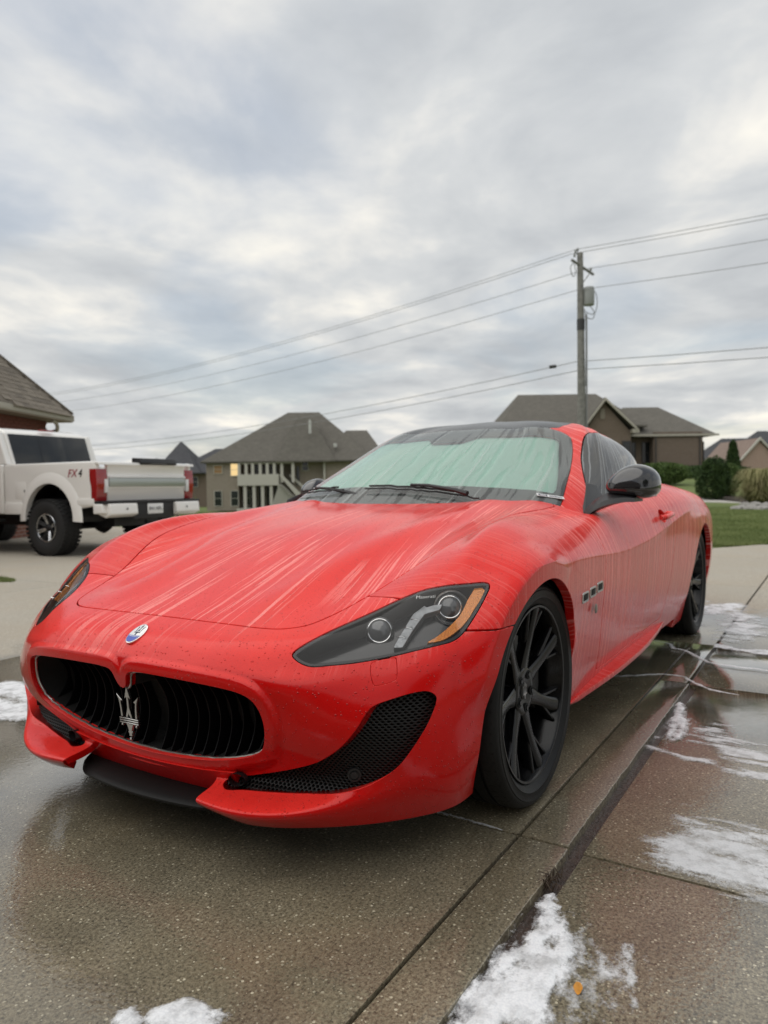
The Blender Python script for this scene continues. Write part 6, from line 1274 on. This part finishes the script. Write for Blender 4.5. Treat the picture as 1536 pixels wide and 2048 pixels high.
# --- garage of the near house at the left: hip roof corner, gutter, downspout, brick
A = np.array(DL(17.0, (150-768)/FPX*17.0)); Bp = np.array(DL(13.9, (0-768)/FPX*13.9)); e1 = (Bp-A)/np.linalg.norm(Bp-A); e2 = np.array([e1[1], -e1[0]])
if e2 @ np.array([vx, vy]) < 0: e2 = -e2
NH = thing('near_house', 'corner of the neighbouring brick house with tan gutter behind the pickup truck', 'house', (A[0], A[1], 0), math.atan2(e1[1], e1[0])); fl = 1 if np.cross(e1, e2) > 0 else -1
EZ = 2.70; PT = 1.10
L_ = 9.0; W_ = 8.0
V = [(0, 0, EZ), (L_, 0, EZ), (L_, fl*W_, EZ), (0, fl*W_, EZ), (W_/2, fl*W_/2, EZ+PT*W_/2), (L_-.5, fl*W_/2, EZ+PT*W_/2)]
MB().add(V, [(0, 1, 5, 4), (0, 4, 3), (3, 4, 5, 2), (1, 2, 5), (0, 3, 2, 1)]).build('roof', SHB, NH)
TRD = simple('soffit_tan', (.22, .18, .13), .7)
MB().box(-.02, L_, -.10, -.005, EZ-.13, EZ+.01).build('gutter', FAS, NH, bevel=.02); MB().box(-.10, -.022, 0 if fl > 0 else -W_, W_ if fl > 0 else 0, EZ-.13, EZ+.01).build('gutter', FAS, NH, bevel=.02); MB().box(.0, L_, min(0, fl*W_), max(0, fl*W_), EZ-.16, EZ-.13).build('soffit', TRD, NH)
wy = .42
MB().box(wy, L_, min(fl*wy, fl*(W_-wy)), max(fl*wy, fl*(W_-wy)), -.1, EZ-.16).build('wall', BRR, NH)
MB().tube(smooth_poly([(wy+.35, fl*.10, EZ-.16), (wy+.10, fl*.12, EZ-.24), (wy-.16, fl*.25, EZ-.36), (wy-.16, fl*(wy-.06), EZ-.55), (wy-.16, fl*(wy-.06), EZ-2.2)], 5, False), .042, 8).build('downspout', FAS, NH, smooth=True)
# bricks one by one on the strip of wall that shows, shingles on the roof slope in view
bm_ = bmesh.new(); bmesh.ops.create_cube(bm_, size=1); bmesh.ops.scale(bm_, vec=(.205, .03, .066), verts=bm_.verts); bme = bpy.data.meshes.new('brick'); bm_.to_mesh(bme); bm_.free(); bme.materials.append(simple('red_brick', (.15, .05, .035), .85, var=(3, .35)))
nb_ = 0
for r_ in range(10):
    for c_ in range(14):
        o = link('brick', bme, NH); o.location = (wy+.11+.215*c_+(.107 if r_ % 2 else 0), fl*(wy-.008-.004*rng.random()), EZ-.20-.076*r_)
sm = bmesh.new(); bmesh.ops.create_cube(sm, size=1); bmesh.ops.scale(sm, vec=(.30, .20, .016), verts=sm.verts); bmesh.ops.rotate(sm, cent=(0, 0, 0), matrix=Matrix.Rotation(R(3)*1, 3, 'X'), verts=sm.verts)
sms = []
for c in ((.17, .145, .115), (.135, .115, .092), (.20, .172, .138)):
    me = bpy.data.meshes.new('shingle'); sm.to_mesh(me); me.materials.append(simple('shingle', c, .9, bmp=(60, .4, .01), var=(8, .25))); sms.append(me)
sl = math.sqrt(1+PT*PT); cnt = 0
for r_ in range(34):
    s_ = .03+r_*.145; yy = s_/sl; zz = EZ+PT*yy+.012
    if yy > W_/2: break
    x0 = yy+.16; k = 0
    while x0+.31*k < min(yy+4.2, L_) and cnt < 298:
        o = link('shingle', sms[rng.integers(3)], NH); o.location = (x0+.31*k+(.15 if r_ % 2 else 0), fl*yy, zz+rng.random()*.004); o.rotation_euler = (math.atan(PT)*fl, 0, 0); cnt += 1; k += 1
        if k > 7: break
hp = MB().tube([(0, 0, EZ+.03), (W_/2, fl*W_/2, EZ+PT*W_/2+.03)], .05, 5).build('hip_ridge', SHB, NH)
# ================================================================== utility pole and lines
PWD = simple('weathered_pole_wood', (.20, .195, .18), .85, var=(6, .3)); PGR = simple('transformer_grey', (.28, .29, .28), .5); CBL = simple('cable', (.22, .22, .22), .6); PDK = simple('pole_dark', (.03, .03, .03), .5)
def pole(px, d, label, detail=True):
    l = (px-768)/FPX*d; x, y = DL(d, l); P = thing('utility_pole', label, 'utility pole', (x, y, hgt(np.array(d), np.array(l))), HR, 'utility poles of the power line')
    MB().tube([(0, 0, -.5), (-.04, 0, 4), (-.08, 0, 10.55)], [.19, .17, .12], 14).build('pole_shaft', PWD, P, smooth=True)
    MB().box(.13, .19, -.1, -.04, .0, 8.0).build('cable_guard', TGR, P); MB().lathe([(.165, 0), (.165, .45)], 14, 'z', (-.06, 0, 7.35)).build('warning_band', PDK, P)
    b = MB().tube([(-.50, -.25, 10.20), (.55, .25, 9.72)], .055, 6).build('crossarm', PWD, P); MB().tube([(-.05, 0, 9.2), (.36, .12, 9.75)], .02, 5).build('arm_brace', PWD, P)
    for x_, y_, z_ in ((-.34, -.12, 10.35), (-.18, 0, 10.62), (.42, .2, 9.86), (-.27, 0, 10.55)): MB().lathe([(.03, 0), (.06, .03), (.04, .07), (.055, .10), (.0, .16)], 10, 'z', (x_, y_, z_)).build('insulator', PGR, P, smooth=True)
    MB().box(-.24, .02, -.02, .02, 10.50, 10.56).build('insulator_bracket', PDK, P)
    MB().lathe([(0, 0), (.21, .02), (.225, .06), (.225, .68), (.20, .76), (0, .80)], 18, 'z', (.27, -.05, 8.35)).build('transformer', PGR, P, smooth=True)
    for pts in ([(.38, -.05, 9.1), (.58, -.05, 8.8), (.60, -.05, 8.3), (.45, -.05, 8.0), (.1, -.05, 8.1)], [(.30, -.05, 8.35), (.50, -.05, 8.05), (.40, -.05, 7.8), (.08, -.05, 7.9)], [(-.40, -.15, 10.1), (-.52, -.15, 9.9), (-.42, -.15, 9.55), (-.30, -.15, 9.7), (-.36, -.15, 10.05)], [(.08, -.1, 8.2), (.09, -.18, 7.7), (.11, -.15, 7.0), (.10, -.14, 5.0)]): MB().tube(smooth_poly(pts, 5, False), .018, 5).build('jumper_wire', CBL, P, smooth=True)
    return P
P1 = pole(1166, 31, 'weathered wooden utility pole with grey transformer rising behind the red coupe')
d1, l1 = 31., (1162-768)/FPX*31; L1 = np.array(DL(d1, l1)); dirv = np.array([vx, vy])*33+np.array([rx, ry])*(-37.2); dirv /= np.linalg.norm(dirv)
g1 = float(hgt(np.array(31.), np.array(l1)))
P2 = dup(P1); e = L1+dirv*62; P2.location = (e[0], e[1], g1-.8); P2['label'] = 'far utility pole of the line, behind the near house'; 
P3 = dup(P1); e = L1-dirv*50; P3.location = (e[0], e[1], g1); P3['label'] = 'utility pole of the line beyond the right edge of the picture'
specs = [(10.70, -.18, 0), (10.50, -.34, -.10), (9.98, .42, .25), (9.02, -.13, 0), (6.05, -.15, 0), (5.72, .12, 0)]
nmz = ['topmost', 'second from the top', 'third from the top', 'fourth from the top', 'upper of the two low', 'lowest']
for (z_, ox, oy), nn in zip(specs, nmz):
    o0 = np.array([rx, ry])*ox+np.array([vx, vy])*oy; pts = []
    for t in np.linspace(0, 1, 17): q = L1+o0+dirv*62*t; pts.append((q[0], q[1], g1+z_-.8*t-4*1.15*t*(1-t)))
    pts = pts[::-1]
    for t in np.linspace(0, 1, 13)[1:]: q = L1+o0-dirv*50*t; pts.append((q[0], q[1], g1+z_-4*.8*t*(1-t)))
    o = MB().tube(pts, .015 if z_ < 7 else .012, 5).build('power_line', CBL, None, smooth=True); tag(o, f'{nn} grey power line across the sky', 'power line', 'power lines')
q = L1-np.array([rx, ry])*.75+dirv*.3; o = MB().tube([(q[0], q[1], g1+5.9), (q[0]-.28*rx, q[1]-.28*ry, g1+5.87)], .07, 8).build('splice_case', PDK, None); tag(o, 'black splice case hanging on the low cable left of the pole', 'cable box')
# ================================================================== garden at the right
def leaf_cloud(name, centre, rad, n_, size, cols, parent, seed, holes=.35, zmin=-.9, flat=0.0):
    r = np.random.default_rng(seed); P = r.normal(0, 1, (n_*2, 3)); P /= np.linalg.norm(P, axis=1)[:, None]; q = r.uniform(.55, 1, n_*2)**.6; P *= q[:, None]
    holes = holes*.85
    k = vnoise(P[:, 0]*2.2+9, P[:, 1]*2.2+P[:, 2]*1.7+9, seed, 3) > holes; P = P[k & (P[:, 2] > zmin)][:n_]; m_ = len(P); P *= (1+.22*(vnoise(P[:, 0]*3+5, P[:, 2]*3+5, seed+3, 2)-.5)*2)[:, None]
    P = P*np.array(rad)+np.array(centre); a = r.normal(0, 1, (m_, 3)); a /= np.linalg.norm(a, axis=1)[:, None]; b = np.cross(a, r.normal(0, 1, (m_, 3))); b /= np.linalg.norm(b, axis=1)[:, None]
    s_ = size*r.uniform(.6, 1.3, m_)[:, None]; V_ = np.stack([P-a*s_, P+b*s_*.5, P+a*s_, P-b*s_*.5], 1).reshape(-1, 3)
    return obj(name, V_, np.arange(4*m_).reshape(-1, 4), cols, parent)
def leafmat(name, a, b):
    m, nt, out = mat(name); gi = nd(nt, 'NewGeometry').outputs['Position']; c = mixc(nt, ramp(nt, noise(nt, gi, 3.5, 3, .6), [(.3, 0.0), (.7, 1.0)]), a, b); princ(nt, out, **{'Base Color': c, 'Roughness': .65, 'Specular IOR Level': .2}); return m
EVG = leafmat('evergreen', (.022, .045, .014), (.05, .085, .022)); LGR = leafmat('green_leaves', (.045, .085, .02), (.09, .13, .035)); OLV = leafmat('ornamental_grass', (.16, .17, .06), (.32, .28, .14)); BRK = simple('bark', (.07, .055, .04), .9)
def bush(px, d, w_, h_, label, m, seed, n_=2200, size=.05, cat='shrub', cone=False):
    l = (px-768)/FPX*d; x, y = DL(d, l); z = float(hgt(np.array(float(d)), np.array(l))); B = thing('shrub', label, cat, (x, y, z), rng.random()*6)
    if cone:
        for k in range(5): t = k/5; leaf_cloud('foliage', (0, 0, h_*(.18+.17*k)), (w_*.5*(1-.75*t), w_*.5*(1-.75*t), h_*.17), n_//5, size, m, B, seed+k, .25)
    else: leaf_cloud('foliage', (0, 0, h_*.5), (w_*.5, w_*.5, h_*.52), n_, size, m, B, seed)
    MB().tube([(0, 0, -.1), (0, 0, h_*.7)], [.05, .02], 6).build('stem', BRK, B); return B
bush(1330, 44, 2.9, 1.35, 'low spreading green shrub against the brown brick house', LGR, 51, 6000, .07)
bush(1425, 32, 1.4, 1.85, 'dark upright evergreen left of the ornamental grass', EVG, 52, 9000, .05)
bush(1452, 34, 1.4, 1.55, 'rounded green shrub tucked behind the upright evergreen', LGR, 53, 6000, .05)
bush(1466, 60, 1.5, 3.0, 'narrow dark conifer in front of the grey roofed house', EVG, 54, 5000, .08, cone=True)
bush(1390, 56, 9.0, .9, 'dark hedge row at the foot of the brown brick house', EVG, 55, 8000, .10)
bush(1300, 55, 3.0, 1.2, 'small round shrub near the gabled wing of the brown house', LGR, 56, 1500, .09)
# ornamental grass clump
l = (1520-768)/FPX*27; x, y = DL(27, l); z = float(hgt(np.array(27.), np.array(l))); B = thing('ornamental_grass', 'tall tan and green ornamental grass clump at the right edge', 'grass clump', (x, y, z))
r = np.random.default_rng(61); mb = []; Vg = []; Fg = []
for k in range(4200):
    a = r.uniform(0, 6.283); q = r.uniform(0, .22); h_ = r.uniform(.35, 1.55); sp = r.uniform(.1, .8); x0, y0 = q*math.cos(a), q*math.sin(a); pts = [(x0, y0, 0), (x0+sp*.35*math.cos(a), y0+sp*.35*math.sin(a), h_*.6), (x0+sp*.8*math.cos(a), y0+sp*.8*math.sin(a), h_*.95), (x0+sp*1.15*math.cos(a), y0+sp*1.15*math.sin(a), h_*(.9-.25*sp))]
    n0 = len(Vg)
    for j, p in enumerate(pts): w_ = (.010, .010, .008, .002)[j]; Vg += [(p[0]-w_*math.sin(a), p[1]+w_*math.cos(a), p[2]), (p[0]+w_*math.sin(a), p[1]-w_*math.cos(a), p[2])]
    Fg += [(n0+2*j, n0+2*j+1, n0+2*j+3, n0+2*j+2) for j in range(3)]
o = obj('grass_blades', Vg, np.array(Fg), OLV, B); o['kind'] = 'stuff'
# mulch bed, garden stones, footpath
MUL = simple('mulch', (.04, .028, .02), .95, bmp=(30, .8, .03)); PTH = simple('pale_path_concrete', (.46, .44, .40), .8, var=(2, .12))
def gpt(px, d, dz=0.): l = (px-768)/FPX*d; x, y = DL(d, l); return (x, y, float(hgt(np.array(float(d)), np.array(l)))+dz)
V = [gpt(p, d, .03) for p, d in ((1300, 31), (1410, 30.6), (1500, 29.6), (1640, 27.5), (1640, 29.6), (1500, 31.4), (1410, 32.6), (1300, 33))]; o = MB().add(V+[(a, b, c-.12) for a, b, c in V], [tuple(range(8)), tuple(range(8, 16))[::-1]]+[(i, 8+i, 8+(i+1) % 8, (i+1) % 8) for i in range(8)]).build('footpath', PTH, None); o['kind'] = 'structure'
V = [gpt(p, d, .05) for p, d in ((1330, 46), (1352, 46), (1392, 60), (1378, 60))]; o = MB().add(V+[(a, b, c-.15) for a, b, c in V], [(0, 1, 2, 3), (7, 6, 5, 4), (0, 4, 5, 1), (1, 5, 6, 2), (2, 6, 7, 3), (3, 7, 4, 0)]).build('path_to_house', PTH, None); o['kind'] = 'structure'
V = [gpt(p, d, .04) for p, d in ((1395, 33.5), (1480, 30), (1640, 26.4), (1640, 28.8), (1500, 33.5), (1420, 35.5))]; o = MB().add(V+[(a, b, c-.12) for a, b, c in V], [tuple(range(6)), tuple(range(6, 12))[::-1]]+[(i, 6+i, 6+(i+1) % 6, (i+1) % 6) for i in range(6)]).build('mulch_bed', MUL, None); o['kind'] = 'structure'
STN = simple('field_stone', (.27, .26, .24), .85, var=(4, .3)); SN = []
for k, (px, d, w_, h_) in enumerate(((1478, 25.6, .55, .20), (1502, 25.2, .50, .24), (1524, 24.9, .55, .22), (1490, 26.1, .45, .30), (1512, 25.7, .5, .33), (1533, 25.4, .45, .30), (1550, 24.7, .5, .24))):
    b = bmesh.new(); bmesh.ops.create_icosphere(b, subdivisions=2, radius=1); rs_ = random.Random(70+k)
    for v in b.verts: v.co = Vector((v.co.x*w_*.5, v.co.y*.28, v.co.z*h_*.6))*(1+rs_.uniform(-.12, .12))
    me = bpy.data.meshes.new('garden_stone'); b.to_mesh(me); b.free(); me.materials.append(STN); p = gpt(px, d, h_*.35); o = link('garden_stone', me); o.location = p; o.rotation_euler = (0, 0, HR+rs_.uniform(-.3, .3))
    tag(o, ('lower ' if k < 3 else 'upper ')+'grey garden stone by the ornamental grass, '+('leftmost', 'middle', 'rightmost', 'leftmost', 'second from left', 'third from left', 'rightmost')[k]+' of its row', 'stone', 'stones edging the planting bed')

# ================================================================== behind the camera: an unseen garage added to shade the car's front, and a yard tree (they show only in reflections and shade)
GH = thing('shade_garage', 'added brick garage with two white doors, unseen behind the viewer, shading the front of the coupe', 'garage', (7.2, 0, 0), 0)
for y0, y1 in ((-9, -6.4), (-3.6, -2.9), (-.1, .6), (3.4, 6.5)): MB().box(0, .3, y0, y1, 0, 2.9).build('wall', BRB, GH)
for y0, y1 in ((-6.4, -3.6), (-2.9, -.1), (.6, 3.4)):
    MB().box(0, .3, y0, y1, 2.25, 2.9).build('lintel', BRB, GH); gd = link('garage_door', None, GH)
    for k in range(4): MB().box(.12, .17, y0, y1, .56*k+.01, .56*k+.555).build('door_panel', CRM, gd, bevel=.01)
MB().box(.3, 7, -9, 6.5, 2.55, 2.9).build('ceiling', BEI, GH)
V, F = hip(-.4, 8, -9, 6.5, 2.95, 3.0, .3); V = [(a, b, (6.6 if i in (4, 5) else c)) for i, (a, b, c) in enumerate(V)]; V[4] = (3.8, -4.6, 6.6); V[5] = (3.8, 2.2, 6.6)
MB().add(V, [(0, 1, 4), (1, 2, 5, 4), (2, 3, 5), (3, 0, 4, 5), (6, 9, 8, 7), (0, 6, 7, 1), (1, 7, 8, 2), (2, 8, 9, 3), (3, 9, 6, 0)]).build('roof', SHG, GH)
TR = thing('yard_tree', 'leafy yard tree standing beside the driveway behind the viewer', 'tree', (4.6, 9.5, 0))
MB().tube([(0, 0, -.2), (.05, 0, 1.8), (0, .1, 3.6), (.1, 0, 5.2)], [.16, .13, .09, .03], 10).build('trunk', BRK, TR)
for k, (a, e, l_) in enumerate(((0, .6, 1.9), (1.3, .5, 1.7), (2.5, .7, 1.9), (3.7, .5, 1.7), (5, .6, 1.8))): MB().tube([(0, 0, 2.2+.3*k), (l_*.5*math.cos(a), l_*.5*math.sin(a), 2.6+.3*k+l_*.4*e), (l_*math.cos(a), l_*math.sin(a), 2.9+.3*k+l_*e)], [.07, .045, .015], 6).build('limb', BRK, TR)
for k, c_ in enumerate(((0, 0, 4.9), (1.1, .3, 3.9), (-1.0, .5, 4.1), (.2, -1.2, 3.8), (-.3, 1.2, 3.6))): leaf_cloud('crown', c_, (1.5, 1.5, 1.2), 2600, .09, LGR, TR, 90+k, .36)
